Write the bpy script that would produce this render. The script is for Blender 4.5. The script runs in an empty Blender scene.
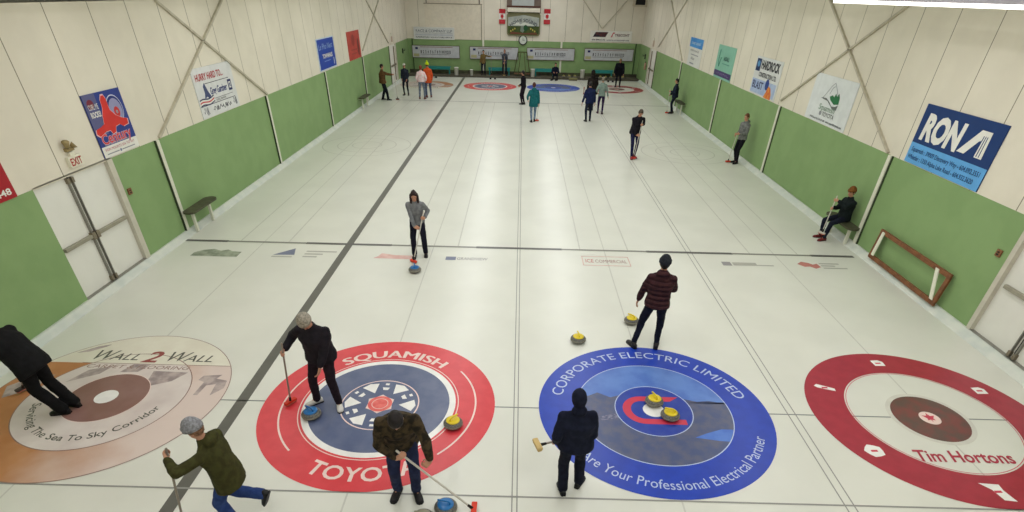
import bpy, bmesh, math, random
from mathutils import Vector, Matrix, noise
C = bpy.context.scene.collection
PI = math.pi
R = math.radians
V = Vector
random.seed(7)
scene = bpy.context.scene

# ------------------------------------------------------------------ camera
F_PX, CX, CY, CZ, PITCH, YAW, ROLL, PPY = 528.6562, -.057, -6.4918, 5.3849, .6213, -.0037, .0235, 369.7151
fwd = V((math.sin(YAW)*math.cos(PITCH), math.cos(YAW)*math.cos(PITCH), -math.sin(PITCH)))
rgt = V((math.cos(YAW), -math.sin(YAW), 0)); upv = rgt.cross(fwd)
r2 = rgt*math.cos(ROLL)+upv*math.sin(ROLL); u2 = upv*math.cos(ROLL)-rgt*math.sin(ROLL)
cam = bpy.data.objects.new('camera', bpy.data.cameras.new('camera')); C.objects.link(cam)
M = Matrix.Identity(4)
for i in range(3):
    M[i][0] = r2[i]; M[i][1] = u2[i]; M[i][2] = -fwd[i]
M[0][3], M[1][3], M[2][3] = CX, CY, CZ
cam.matrix_world = M
cam.data.sensor_width = 36; cam.data.sensor_fit = 'HORIZONTAL'
cam.data.lens = F_PX/1024*36; cam.data.shift_y = (PPY-256)/1024
cam.data.clip_start = .05; cam.data.clip_end = 200
scene.camera = cam
# ------------------------------------------------------------------ world, view
w = bpy.data.worlds.new('world'); scene.world = w; w.use_nodes = True
w.node_tree.nodes['Background'].inputs[0].default_value = (.8, .85, .8, 1)
w.node_tree.nodes['Background'].inputs[1].default_value = .3
scene.view_settings.view_transform = 'Standard'; scene.view_settings.look = 'None'
scene.view_settings.gamma = 1; scene.view_settings.use_curve_mapping = False
scene.view_settings.exposure = 0.0
scene.cycles.max_bounces = 8; scene.cycles.diffuse_bounces = 4
LAMP_W, LAMP_COL = 43.0, (.975, .99, 1.02)
LAMP_ROWS = [(-6.6, 5.42), (-2.2, 6.35), (2.2, 6.45), (6.6, 5.30)]
def lamp_at(lx, lz, k):
    if lx < 6: return -4.6+k*4.7, lz
    y = (-4.7, -2.05, .6, 3.25, 5.9, 12.5, 18, 24, 30, 36)[k]
    return y, (5.335 if k < 5 else 5.5)
for lx, lz in LAMP_ROWS:
    for k in range(10):
        ly, lz_ = lamp_at(lx, lz, k)
        L = bpy.data.lights.new('lamp_light', 'AREA'); L.shape = 'RECTANGLE'; L.size = .3; L.size_y = 2.4
        L.energy = LAMP_W*(.42 if abs(lx) > 5 else 1.36); L.color = LAMP_COL
        lo = bpy.data.objects.new('lamp_light', L); C.objects.link(lo); lo.location = (lx, ly, lz_-.035)

# ------------------------------------------------------------------ materials
def lin(c):
    c = c/255.0
    return c/12.92 if c <= .04045 else ((c+.055)/1.055)**2.4
def col(rgb): return (lin(rgb[0]), lin(rgb[1]), lin(rgb[2]), 1)
MATS = {}
def mat(name, rgb, rough=.7, rgb2=None, scale=6, metal=0, spec=.3, bump=0, bscale=60, emit=0, contrast=(.4, .6)):
    key = (name, rgb, rough, rgb2)
    if key in MATS: return MATS[key]
    m = bpy.data.materials.new(name); m.use_nodes = True; nt = m.node_tree; b = nt.nodes['Principled BSDF']
    b.inputs['Base Color'].default_value = col(rgb); b.inputs['Roughness'].default_value = rough
    b.inputs['Metallic'].default_value = metal; b.inputs['Specular IOR Level'].default_value = spec
    tc = nt.nodes.new('ShaderNodeTexCoord')
    if rgb2 is None: rgb2 = tuple(max(0, min(255, c*.97)) for c in rgb)
    n = nt.nodes.new('ShaderNodeTexNoise'); n.inputs['Scale'].default_value = scale; n.inputs['Detail'].default_value = 4
    nt.links.new(tc.outputs['Object'], n.inputs['Vector'])
    cr = nt.nodes.new('ShaderNodeValToRGB'); nt.links.new(n.outputs['Fac'], cr.inputs[0])
    cr.color_ramp.elements[0].position = contrast[0]; cr.color_ramp.elements[1].position = contrast[1]
    cr.color_ramp.elements[0].color = col(rgb); cr.color_ramp.elements[1].color = col(rgb2)
    nt.links.new(cr.outputs[0], b.inputs['Base Color'])
    if bump:
        n2 = nt.nodes.new('ShaderNodeTexNoise'); n2.inputs['Scale'].default_value = bscale
        nt.links.new(tc.outputs['Object'], n2.inputs['Vector'])
        bp = nt.nodes.new('ShaderNodeBump'); bp.inputs['Strength'].default_value = bump; bp.inputs['Distance'].default_value = .01
        nt.links.new(n2.outputs['Fac'], bp.inputs['Height']); nt.links.new(bp.outputs[0], b.inputs['Normal'])
    if emit:
        b.inputs['Emission Color'].default_value = col(rgb); b.inputs['Emission Strength'].default_value = emit
    MATS[key] = m; return m
def cloth(rgb, rgb2=None, scale=14, quilt=0):
    key = ('cloth', rgb, rgb2, quilt)
    if key in MATS: return MATS[key]
    m = mat('cloth_%d_%d_%d' % rgb, rgb, .85, rgb2 or tuple(int(c*.8) for c in rgb), scale, spec=.15, bump=.5, bscale=30)
    if quilt:
        m = m.copy(); nt = m.node_tree; b = nt.nodes['Principled BSDF']
        tc = nt.nodes.new('ShaderNodeTexCoord'); sp = nt.nodes.new('ShaderNodeSeparateXYZ'); nt.links.new(tc.outputs['Object'], sp.inputs[0])
        mu = nt.nodes.new('ShaderNodeMath'); mu.operation = 'MULTIPLY'; mu.inputs[1].default_value = PI/quilt; nt.links.new(sp.outputs[2], mu.inputs[0])
        si = nt.nodes.new('ShaderNodeMath'); si.operation = 'SINE'; nt.links.new(mu.outputs[0], si.inputs[0])
        ab = nt.nodes.new('ShaderNodeMath'); ab.operation = 'ABSOLUTE'; nt.links.new(si.outputs[0], ab.inputs[0])
        bp = nt.nodes.new('ShaderNodeBump'); bp.inputs['Strength'].default_value = 1; bp.inputs['Distance'].default_value = .03
        nt.links.new(ab.outputs[0], bp.inputs['Height']); nt.links.new(bp.outputs[0], b.inputs['Normal'])
    MATS[key] = m; return m
def paint(rgb, rgb2=None, scale=5, contrast=(.4, .6)):          # paint frozen under the ice
    return mat('ice_paint_%d_%d_%d' % rgb, rgb, .34, rgb2, scale, spec=.4, contrast=contrast)
def sgn(rgb, rgb2=None, scale=4): return mat('sign_print_%d_%d_%d' % rgb, rgb, .5, rgb2, scale)

# ------------------------------------------------------------------ mesh helpers
def link(name, me, m, parent=None, smooth=False, kind=None):
    o = bpy.data.objects.new(name, me); C.objects.link(o)
    for mm in (m if isinstance(m, (list, tuple)) else [m]):
        if mm: me.materials.append(mm)
    if smooth:
        for p in me.polygons: p.use_smooth = True
    if parent: o.parent = parent
    if kind: o['kind'] = kind
    return o
def obj(name, bm, m, parent=None, smooth=False, kind=None, bevel=0):
    bmesh.ops.recalc_face_normals(bm, faces=bm.faces)
    if bevel:
        bmesh.ops.bevel(bm, geom=list(bm.edges), offset=bevel, segments=2, affect='EDGES', profile=.5)
    me = bpy.data.meshes.new(name); bm.to_mesh(me); bm.free()
    return link(name, me, m, parent, smooth, kind)
def thing(name, label, cat, loc=(0, 0, 0), rz=0, group=None):
    o = bpy.data.objects.new(name, None); C.objects.link(o); o.empty_display_size = .1
    o.location = loc; o.rotation_euler = (0, 0, rz); tag(o, label, cat, group); return o
def tag(o, label, cat, group=None):
    o['label'] = label; o['category'] = cat
    if group: o['group'] = group
    return o
def box(bm, x0, x1, y0, y1, z0, z1):
    r = bmesh.ops.create_cube(bm, size=1)
    bmesh.ops.transform(bm, matrix=Matrix.Translation(((x0+x1)/2, (y0+y1)/2, (z0+z1)/2)) @ Matrix.Diagonal((abs(x1-x0), abs(y1-y0), abs(z1-z0), 1)), verts=r['verts'])
    return bm
def boxes(*bs):
    bm = bmesh.new()
    for b in bs: box(bm, *b)
    return bm
def ortho(d):
    d = V(d).normalized(); a = V((0, 0, 1)) if abs(d.z) < .9 else V((1, 0, 0))
    x = d.cross(a).normalized(); return x, d.cross(x).normalized()
def loft(bm, rings, n=14):
    vs = []
    for c, X, Y in rings:
        vs.append([bm.verts.new(V(c)+V(X)*math.cos(2*PI*i/n)+V(Y)*math.sin(2*PI*i/n)) for i in range(n)])
    for a, b in zip(vs, vs[1:]):
        for i in range(n): bm.faces.new((a[i], a[(i+1) % n], b[(i+1) % n], b[i]))
    bm.faces.new(vs[0][::-1]); bm.faces.new(vs[-1])
def capsule(bm, p0, p1, r0, r1, n=12, caps=True):
    p0, p1 = V(p0), V(p1); d = (p1-p0)
    if d.length < 1e-5: d = V((0, 0, .001))
    d.normalize(); x, y = ortho(d); rings = []
    if caps:
        for t in (80, 50, 25): rings.append((p0-d*r0*math.sin(R(t)), x*r0*math.cos(R(t)), y*r0*math.cos(R(t))))
    rings += [(p0, x*r0, y*r0), (p1, x*r1, y*r1)]
    if caps:
        for t in (25, 50, 80): rings.append((p1+d*r1*math.sin(R(t)), x*r1*math.cos(R(t)), y*r1*math.cos(R(t))))
    loft(bm, rings, n)
def tube(bm, pts, r, n=8):
    for a, b in zip(pts, pts[1:]): capsule(bm, a, b, r, r, n)
def ellip(bm, c, X, Y, Z, n=14):
    rings = []
    for t in range(-80, 81, 20):
        rings.append((V(c)+V(Z)*math.sin(R(t)), V(X)*math.cos(R(t)), V(Y)*math.cos(R(t))))
    loft(bm, rings, n)
def dome(bm, c, X, Y, Z, pp, pn):                              # ellipsoid kept on the +pn side of a plane, closed
    b2 = bmesh.new(); ellip(b2, c, X, Y, Z, 20)
    res = bmesh.ops.bisect_plane(b2, geom=list(b2.verts)+list(b2.edges)+list(b2.faces), plane_co=pp, plane_no=pn, clear_inner=True)
    es = [e for e in res['geom_cut'] if isinstance(e, bmesh.types.BMEdge)]
    if es: bmesh.ops.holes_fill(b2, edges=es)
    me = bpy.data.meshes.new('tmp'); b2.to_mesh(me); b2.free(); bm.from_mesh(me); bpy.data.meshes.remove(me)
def lathe(bm, prof, n=28, c=(0, 0, 0)):
    loft(bm, [(V((c[0], c[1], c[2]+z)), V((r, 0, 0)), V((0, r, 0))) for r, z in prof], n)
_ts = bpy.data.scenes.new('tmp_scene')
def fuse(bm, voxel, dec=.5, smooth=3, wob=0, wscale=6, seed=0):
    bmesh.ops.recalc_face_normals(bm, faces=bm.faces)
    me = bpy.data.meshes.new('tmp'); bm.to_mesh(me); bm.free()
    o = bpy.data.objects.new('tmp', me); _ts.collection.objects.link(o)
    m = o.modifiers.new('r', 'REMESH'); m.mode = 'VOXEL'; m.voxel_size = voxel
    if smooth:
        s = o.modifiers.new('s', 'SMOOTH'); s.factor = .5; s.iterations = smooth
    if dec < 1:
        d = o.modifiers.new('d', 'DECIMATE'); d.ratio = dec
    vl = _ts.view_layers[0]; vl.update(); dg = vl.depsgraph
    out = bpy.data.meshes.new_from_object(o.evaluated_get(dg)); bpy.data.objects.remove(o); bpy.data.meshes.remove(me)
    if wob:
        off = V((seed*3.1, seed*1.7, 0))
        for v in out.vertices:
            v.co += v.normal*(noise.noise(v.co*wscale+off)*wob + noise.noise(v.co*wscale*2.6+off)*wob*.5)
    return out

# text: glyph outlines laid through fn(u, v) -> point
_fo = bpy.data.objects.new('tmp_font', bpy.data.curves.new('tmp_font', 'FONT')); C.objects.link(_fo)
def glyph_mesh(s, bold, spacing=1.0):
    cu = _fo.data; cu.body = s; cu.size = 1; cu.offset = bold; cu.resolution_u = 3; cu.space_character = spacing
    dg = bpy.context.evaluated_depsgraph_get(); dg.update()
    return bpy.data.meshes.new_from_object(_fo.evaluated_get(dg))
def text(name, s, parent, m, width, height, fn, bold=.0, spacing=1.0, slant=0, serif=False):
    if 'M' in s: bold = 0
    me = glyph_mesh(s, bold, spacing)
    if not me.vertices: return None
    xs = [v.co.x for v in me.vertices]; x0, x1 = min(xs), max(xs)
    ys = [v.co.y for v in me.vertices]; y0, y1 = min(ys), max(ys)
    cap0, cap1 = 0.0, .70
    for v in me.vertices:
        vv = (v.co.y-cap0)/(cap1-cap0)*height; u = (v.co.x-x0)/(x1-x0)*width+slant*vv
        v.co = V(fn(u, vv))
    o = link(name, me, m, parent); return o

# ------------------------------------------------------------------ setting
XL, XR, YB, ZG, Y0 = -8.75, 8.95, 40.6, 2.33, -8.0
W = 4.3788
def wall_mat():
    m = mat('cream_wall_panel', (229, 222, 205), .6, (223, 216, 199), 1.2, spec=.3)
    nt = m.node_tree; b = nt.nodes['Principled BSDF']; src = b.inputs['Base Color'].links[0].from_socket
    g = nt.nodes.new('ShaderNodeNewGeometry'); sp = nt.nodes.new('ShaderNodeSeparateXYZ'); nt.links.new(g.outputs['Position'], sp.inputs[0])
    def math_(op, a, bb=None):
        n = nt.nodes.new('ShaderNodeMath'); n.operation = op
        for i, q in enumerate((a, bb)):
            if q is None: continue
            if isinstance(q, (int, float)): n.inputs[i].default_value = q
            else: nt.links.new(q, n.inputs[i])
        return n.outputs[0]
    t = math_('ADD', sp.outputs[0], sp.outputs[1])               # along-wall coordinate
    def seam(per, ph, wd):
        f = math_('FRACT', math_('DIVIDE', math_('ADD', t, ph), per))
        return math_('LESS_THAN', f, wd/per)
    s1 = seam(1.22, -3.72-XL*0+8.75+1.22*8-.0, .022)
    mx = nt.nodes.new('ShaderNodeMixRGB'); nt.links.new(s1, mx.inputs[0]); nt.links.new(src, mx.inputs[1]); mx.inputs[2].default_value = col((140, 132, 112))
    nt.links.new(mx.outputs[0], b.inputs['Base Color'])
    return m
M_WALL = wall_mat()
M_GREEN = mat('green_painted_board', (138, 167, 112), .55, (132, 161, 107), 1.5)
M_WHITE = mat('white_painted_wood', (232, 231, 222), .5, (229, 228, 219), 2)
M_TRIM = mat('pale_post_paint', (226, 226, 208), .55)
M_DARKGAP = mat('painted_gap_shadow', (62, 74, 52), .9)  # dark colour painted in for the shadow beside wall posts and door frames
M_STEEL = mat('brushed_steel', (150, 148, 140), .35, metal=.7)
M_DARK = mat('dark_metal', (45, 43, 40), .5, metal=.4)
M_BLACK = mat('black_rubber', (22, 22, 24), .7)
M_CURB = mat('frosty_curb', (214, 217, 208), .5, (201, 207, 200), 3)

def ice_mat():
    m = mat('pebbled_ice', (223, 223, 213), .31, (218, 218, 208), .7, spec=.45)
    nt = m.node_tree; b = nt.nodes['Principled BSDF']
    tc = nt.nodes.new('ShaderNodeTexCoord'); n = nt.nodes.new('ShaderNodeTexNoise'); n.inputs['Scale'].default_value = 90
    nt.links.new(tc.outputs['Object'], n.inputs['Vector']); bp = nt.nodes.new('ShaderNodeBump')
    bp.inputs['Strength'].default_value = .12; bp.inputs['Distance'].default_value = .004
    nt.links.new(n.outputs['Fac'], bp.inputs['Height']); nt.links.new(bp.outputs[0], b.inputs['Normal'])
    return m
M_ICE = ice_mat()
floor = obj('floor', boxes((XL, XR, Y0, YB, -.2, 0)), M_ICE, kind='structure')
P_GREY = paint((92, 90, 88)); P_LINE = paint((150, 149, 144)); P_FAINT = paint((202, 201, 192)); P_HOGL = paint((136, 134, 126)); P_DIV = paint((98, 97, 90)); P_TEE = paint((128, 132, 130))
def flat(name, x0, x1, y0, y1, z, m, parent=floor):
    bm = bmesh.new(); vs = [bm.verts.new(p) for p in ((x0, y0, z), (x1, y0, z), (x1, y1, z), (x0, y1, z))]; bm.faces.new(vs)
    return obj(name, bm, m, parent)
FT, FH, NH = 34.68, 28.27, 6.401
flat('divider_strip', -4.455, -4.275, Y0, 38.9, .002, P_DIV)
for x in (-.035, .03): flat('divider_line', x-.008, x+.008, Y0, 38.9, .002, P_LINE)
for x in (4.32, 4.44): flat('divider_line', x-.009, x+.009, Y0, 38.9, .002, P_LINE)
for ty in (0, FT):
    flat('tee_line', -8.6, 8.75, ty-.012, ty+.012, .002, P_TEE)
    bl = ty-1.829 if ty == 0 else ty+1.829
    flat('back_line', -8.6, 8.75, bl-.014, bl+.014, .003, P_LINE)
for i in range(4):
    cx = (i-1.5)*W
    flat('centre_line', cx-.012, cx+.012, -5.4, FT+1.8, .002, P_FAINT)
    for s in (-.62, .62): flat('guide_line', cx+s-.017, cx+s+.017, NH, FH, .002, P_FAINT)
    x0, x1 = cx-W/2, cx+W/2
    if i == 0: x0 = -8.6
    if i == 3: x1 = 8.6
    flat('hog_line', x0, x0+1.1, NH-.06, NH+.06, .004, P_GREY)
    flat('hog_line', x0+1.1, x1-1.1, NH-.045, NH+.045, .004, P_HOGL)
    flat('hog_line', x1-1.1, x1, NH-.06, NH+.06, .004, P_GREY)
flat('hog_line', -8.6, 8.75, FH-.06, FH+.06, .004, P_LINE)
def ring_bm(r0, r1, z, c=(0, 0), n=96):
    bm = bmesh.new(); vi = [bm.verts.new((c[0]+r1*math.cos(2*PI*k/n), c[1]+r1*math.sin(2*PI*k/n), z)) for k in range(n)]
    if r0 <= 0: bm.faces.new(vi)
    else:
        vo = [bm.verts.new((c[0]+r0*math.cos(2*PI*k/n), c[1]+r0*math.sin(2*PI*k/n), z)) for k in range(n)]
        for k in range(n): bm.faces.new((vi[k], vi[(k+1) % n], vo[(k+1) % n], vo[k]))
    return bm
for cx_ in (-6.46, 6.9):
    for r in (1.8, 1.2, .6): obj('practice_circle', ring_bm(r-.02, r+.02, .003, (cx_, 17.0)), P_FAINT, floor)

# walls
def wall(name, bs, m): return obj(name, boxes(*bs), m, kind='structure')
D1 = (2.93, 5.12); D2 = (.35, 2.72); D3 = (33.6, 35.9); D4 = (34.6, 36.9)
wl = wall('wall_left', [(XL-.25, XL, Y0, YB, ZG, 5.06)], M_WALL)
wr = wall('wall_right', [(XR, XR+.25, Y0, YB, ZG, 5.42)], M_WALL)
wb = wall('wall_back', [(XL, XR, YB, YB+.25, ZG, 7.6)], M_WALL)
wn = wall('wall_near', [(XL, XR, Y0-.25, Y0, 0, 7.6)], M_WALL)
def dado(par, side, segs, posts):
    x = XL if side < 0 else XR
    for a, b in segs: obj('green_panel', boxes((x, x-.25 if side < 0 else x+.25, a, b, 0, ZG)), M_GREEN, par)
    for y in posts:
        xx = (x, x+.05) if side < 0 else (x-.05, x)
        p = obj('post', boxes((*xx, y-.06, y+.06, .1, ZG)), M_TRIM, par)
        obj('shadow_strip', boxes((*xx, y-.085, y-.062, .1, ZG)), M_DARKGAP, p) if side < 0 else obj('shadow_strip', boxes((x-.03, x, y-.1, y-.062, .1, ZG)), M_DARKGAP, p)
dado(wl, -1, [(Y0, D1[0]), (D1[1], D3[0]), (D3[1], YB)], [6.82, 13.45, 20.0, 26.7])
dado(wr, 1, [(Y0, D2[0]), (D2[1], D4[0]), (D4[1], YB)], [7.07, 13.85, 20.6, 27.8])
obj('green_panel', boxes((XL, XR, YB, YB+.25, 0, ZG)), M_GREEN, wb)
for x in (-3.0, 2.95): obj('post', boxes((x-.07, x+.07, YB-.05, YB, .3, ZG)), M_TRIM, wb)
def brace(par, a, b, w_=.026):
    bm = bmesh.new(); a, b = V(a), V(b); d = (b-a).normalized(); n = V((1, 0, 0)) if abs(a.x-b.x) < .01 else V((0, 1, 0)); s = d.cross(n).normalized()
    vs = [bm.verts.new(p+s*i*w_+n*j*.03) for p in (a, b) for i in (-1, 1) for j in (-1, 1)]
    bmesh.ops.convex_hull(bm, input=vs); obj('cross_brace', bm, M_BRACE, par)
M_BRACE = mat('galvanized_brace', (196, 189, 170), .5, (182, 174, 154), 5)
bx = XL+.03
for a, b in (((bx, 11.95, 5.05), (bx, 6.95, 2.36)), ((bx, 8.55, 5.05), (bx, 13.55, 2.36)), ((bx, 32.6, 5.05), (bx, 26.9, 2.6)), ((bx, 28.5, 5.05), (bx, 33.6, 2.5))): brace(wl, a, b)
bx = XR-.03
for a, b in (((bx, 12.6, 5.4), (bx, 7.2, 2.36)), ((bx, 8.4, 5.4), (bx, 13.9, 2.5)), ((bx, 33.2, 5.4), (bx, 27.8, 2.42)), ((bx, 28.5, 5.4), (bx, 34.3, 2.6))): brace(wr, a, b)
def BW(x, z): return (-.057+(x+.057)*1.014, 5.385+(z-5.385)*1.014)   # back-wall helper: 39.95 plane to wall plane
for (xa, za), (xb, zb) in (((3.9, 5.4), (5.8, 3.28)), ((7.8, 5.4), (5.85, 3.28))):
    (xa, za), (xb, zb) = BW(xa, za), BW(xb, zb); brace(wb, (xa, YB-.03, za), (xb, YB-.03, zb), .03)
# raised panel block on the back wall
M_WALL2 = mat('cream_door_block', (226, 217, 198), .6)
x0, z1 = BW(-7.22, 4.53); x1, _ = BW(-3.1, 4.5)
blk = obj('large_wall_panel', boxes((x0, x1, YB-.05, YB, ZG, z1)), M_WALL2, wb)
obj('panel_track', boxes((x0-.04, x1+.1, YB-.07, YB, z1, z1+.05), (x1, x1+.05, YB-.07, YB, ZG, z1)), mat('track_grey', (150, 142, 124)), wb)
obj('upper_panel', boxes((x0+.2, x1-.15, YB-.03, YB, z1+.05, 5.6)), M_WALL2, wb)
obj('panel_edge', boxes((x0+.14, x0+.19, YB-.05, YB, z1+.05, 5.6), (x1-.15, x1-.08, YB-.05, YB, z1+.05, 5.6)), mat('track_dark', (105, 98, 84)), wb)
# ceiling
def prism(bm, pts, y0, y1):
    a = [bm.verts.new((x, y0, z)) for x, z in pts]; b = [bm.verts.new((x, y1, z)) for x, z in pts]
    n = len(pts); bm.faces.new(a); bm.faces.new(b[::-1])
    for i in range(n): bm.faces.new((a[i], b[i], b[(i+1) % n], a[(i+1) % n]))
bm = bmesh.new(); prism(bm, [(XL-.25, 5.06), (0, 7.4), (XR+.25, 5.42), (XR+.25, 5.62), (0, 7.6), (XL-.25, 5.26)], Y0, YB+.25)
obj('ceiling', bm, mat('white_ceiling_insulation', (228, 230, 220), .7), kind='structure')
# curbs
bm = bmesh.new(); prism(bm, [(XL, 0), (XL, .12), (XL+.05, .12), (XL+.16, .02), (XL+.17, 0)], Y0, 38.9); obj('baseboard_left', bm, M_CURB, kind='structure')
bm = bmesh.new(); prism(bm, [(XR, 0), (XR, .12), (XR-.05, .12), (XR-.19, .02), (XR-.2, 0)], Y0, 38.9); obj('baseboard_right', bm, M_CURB, kind='structure')
obj('baseboard_back', boxes((XL, XR, 39.0, 39.08, 0, .1)), mat('dark_bumper', (84, 80, 70), .8), kind='structure')
obj('trim_1', boxes((XL, XR, 39.08, YB, 0, .08)), mat('walkway_carpet', (106, 98, 84), .95, (84, 82, 70), 3, bump=.4), kind='structure')
obj('trim_2', boxes((XL, XR, YB-.04, YB, .08, .3)), mat('dark_kick_board', (86, 92, 66), .8, (70, 66, 54), 2), kind='structure')

# doors
def bigdoor(n, side, y0, y1, z1, par_x, hw=True, mull=None):
    s = 1 if side < 0 else -1; x = par_x
    def bx_(a, b, c, d, e, f): return (x+s*a, x+s*b, c, d, e, f)
    d = obj('door_%d' % n, boxes(bx_(-.12, -.06, y0+.02, y1-.02, .1, z1)), M_WHITE, kind='structure')
    obj('door_frame', boxes(bx_(-.12, .03, y0-.0, y0+.1, .1, z1), bx_(-.12, .03, y1-.1, y1, .1, z1)) if n > 1 else
        boxes(bx_(-.12, .03, y1-.16, y1, .1, z1)), mat('door_frame_paint', (205, 200, 184), .5), d)
    obj('door_header', boxes(bx_(-.12, .0, y0, y1, z1-.02, z1+.02)), M_WALL2, d)
    obj('threshold', boxes(bx_(-.12, .02, y0, y1, .09, .13)), M_STEEL, d)
    if not hw: return d
    ym = mull if mull else (y0+y1)/2
    obj('meeting_gap', boxes(bx_(-.061, -.055, ym-.015, ym+.015, .13, z1-.03)), M_DARK, d)
    for k in (-1, 1):
        r_ = obj('panic_rod', boxes(bx_(-.06, -.01, ym+k*.055-.011, ym+k*.055+.011, .16, z1-.05)), M_STEEL, d)
        obj('rod_latch', boxes(bx_(-.06, .0, ym+k*.06-.03, ym+k*.06+.03, .14, .24), bx_(-.06, .0, ym+k*.06-.03, ym+k*.06+.03, z1-.15, z1-.05),
            bx_(-.06, .02, ym+k*.06-.045, ym+k*.06+.045, 1.06, 1.2)), mat('latch_metal', (140, 130, 112), .45, metal=.5), r_)
        a, b = (ym+.1, y1-.22) if k > 0 else (y0+.06, ym-.1)
        obj('push_bar', boxes(bx_(-.06, .01, a, b, 1.1, 1.17)), mat('push_bar_metal', (163, 158, 142), .4, metal=.5), d, bevel=.008)
    return d
bigdoor(1, -1, D1[0], D1[1], ZG, XL, mull=3.86)
bigdoor(2, 1, D2[0], D2[1], ZG-.02, XR, mull=1.62)
for n, side, dd, x in ((3, -1, D3, XL), (4, 1, D4, XR)):
    s = 1 if side < 0 else -1
    d = obj('door_%d' % n, boxes((x-s*.12, x-s*.05, dd[0], dd[1], .1, ZG+.06)), M_WHITE, kind='structure')
    obj('door_frame', boxes((x-s*.12, x+s*.03, dd[0], dd[0]+.14, .1, ZG), (x-s*.12, x+s*.03, dd[1]-.14, dd[1], .1, ZG)), mat('door_frame_paint', (205, 200, 184), .5), d)
    obj('frame_gap', boxes((x, x+s*.035, dd[0]-.05, dd[0], .1, ZG)), M_DARKGAP, d)
    obj('push_bar', boxes((x-s*.05, x+s*.02, dd[0]+.2, dd[1]-.3, 1.08, 1.16), (x-s*.05, x+s*.02, dd[1]-.7, dd[1]-.66, .2, 2.2)), mat('latch_metal', (140, 130, 112), .45, metal=.5), d)

# ------------------------------------------------------------------ lamps
first = None
for lx, lz in LAMP_ROWS:
    for k in range(10):
        ly, lz_ = lamp_at(lx, lz, k)
        if lx < 6 and k > 5: continue
        side = {-6.6: 'left eave', -2.2: 'second sheet', 2.2: 'third sheet', 6.6: 'right eave'}[lx]
        t = thing('ceiling_light', 'long white fluorescent strip light hung under the ceiling along the %s' % side, 'ceiling light', (lx, ly, lz_), 0, 'strip lights over the %s' % side)
        obj('lamp_housing', boxes((-.16, .16, -1.3, 1.3, .03, .09)), mat('lilac_white_enamel', (214, 208, 222), .4), t, bevel=.01)
        obj('diffuser', boxes((-.14, .14, -1.25, 1.25, -.02, .03)), mat('lit_tube', (255, 252, 240), .4, emit=4), t)
        obj('hanger', boxes((-.01, .01, -.9, -.88, .09, (5.06+(lx+8.75)*.26 if lx < 0 else 7.4-lx*.22)-lz_), (-.01, .01, .88, .9, .09, (5.06+(lx+8.75)*.26 if lx < 0 else 7.4-lx*.22)-lz_)), M_STEEL, t)

# ------------------------------------------------------------------ painted houses
P_RED = paint((218, 68, 76), (212, 62, 70)); P_CRIM = paint((168, 46, 64), (160, 42, 60)); P_BLUE = paint((28, 64, 180), (26, 60, 172))
P_SLATE = paint((88, 98, 130), (102, 110, 138), 3); P_WHITE = paint((242, 240, 236)); P_PINKW = paint((240, 214, 206))
P_SKY = paint((96, 132, 202), (78, 112, 190), 2); P_LAND = paint((72, 84, 124), (92, 94, 120), 5); P_LAKE = paint((66, 108, 196), (84, 124, 204), 3)
P_BUT = paint((38, 62, 160), (48, 70, 160), 6); P_CRED = paint((206, 60, 84)); P_SILVER = paint((186, 200, 228))
P_WOOD = paint((192, 128, 80), (206, 156, 120), 1.4, (.35, .65)); P_MAUVE = paint((222, 204, 200), (196, 172, 166), 2.2); P_CREAM = paint((228, 224, 208), (222, 216, 200), 2)
P_INNER = paint((224, 214, 208), (206, 192, 188), 1.8, (.3, .7)); P_BROWN = paint((142, 108, 102), (134, 98, 90), 2); P_INK = paint((84, 84, 74)); P_OUT = paint((150, 118, 108))
P_DKBR = paint((96, 74, 68), (122, 66, 62), 4); P_HALO = paint((214, 212, 202)); P_2 = paint((150, 66, 60)); P_FURN = paint((150, 136, 136), (188, 172, 168), 5)
P_COR = paint((226, 96, 92), (236, 120, 112), 9)
def poly(name, pts, z, m, parent):
    bm = bmesh.new(); bm.faces.new([bm.verts.new((p[0], p[1], z)) for p in pts]); return obj(name, bm, m, parent)
def polys(name, lst, z, m, parent):
    bm = bmesh.new()
    for pts in lst: bm.faces.new([bm.verts.new((p[0], p[1], z)) for p in pts])
    return obj(name, bm, m, parent)
def ring(name, r0, r1, z, m, parent): return obj(name, ring_bm(r0, r1, z), m, parent)
def arc_top(r, z, mid=90):
    def mk(w_):
        return lambda u, v: ((r+v)*math.cos(R(mid)-(u-w_/2)/r), (r+v)*math.sin(R(mid)-(u-w_/2)/r), z)
    return mk
def arc_bot(r, z, mid=-90):
    def mk(w_):
        return lambda u, v: ((r-v)*math.cos(R(mid)+(u-w_/2)/r), (r-v)*math.sin(R(mid)+(u-w_/2)/r), z)
    return mk
def line_fn(x, y, z): return lambda u, v: (x+u, y+v, z)
def arc_line(r, a0, a1, z, wd, n=40):
    bm = bmesh.new(); prev = None
    for k in range(n+1):
        a = R(a0+(a1-a0)*k/n); p = (bm.verts.new(((r-wd)*math.cos(a), (r-wd)*math.sin(a), z)), bm.verts.new(((r+wd)*math.cos(a), (r+wd)*math.sin(a), z)))
        if prev: bm.faces.new((prev[0], prev[1], p[1], p[0]))
        prev = p
    return bm
def cap_poly(r, y, n=30, up=True):                           # part of a disc above y (or below)
    a = math.asin(y/r); s, e = (a, PI-a) if up else (PI-a, 2*PI+a)
    return [(r*math.cos(s+(e-s)*k/n), r*math.sin(s+(e-s)*k/n)) for k in range(n+1)]
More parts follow.
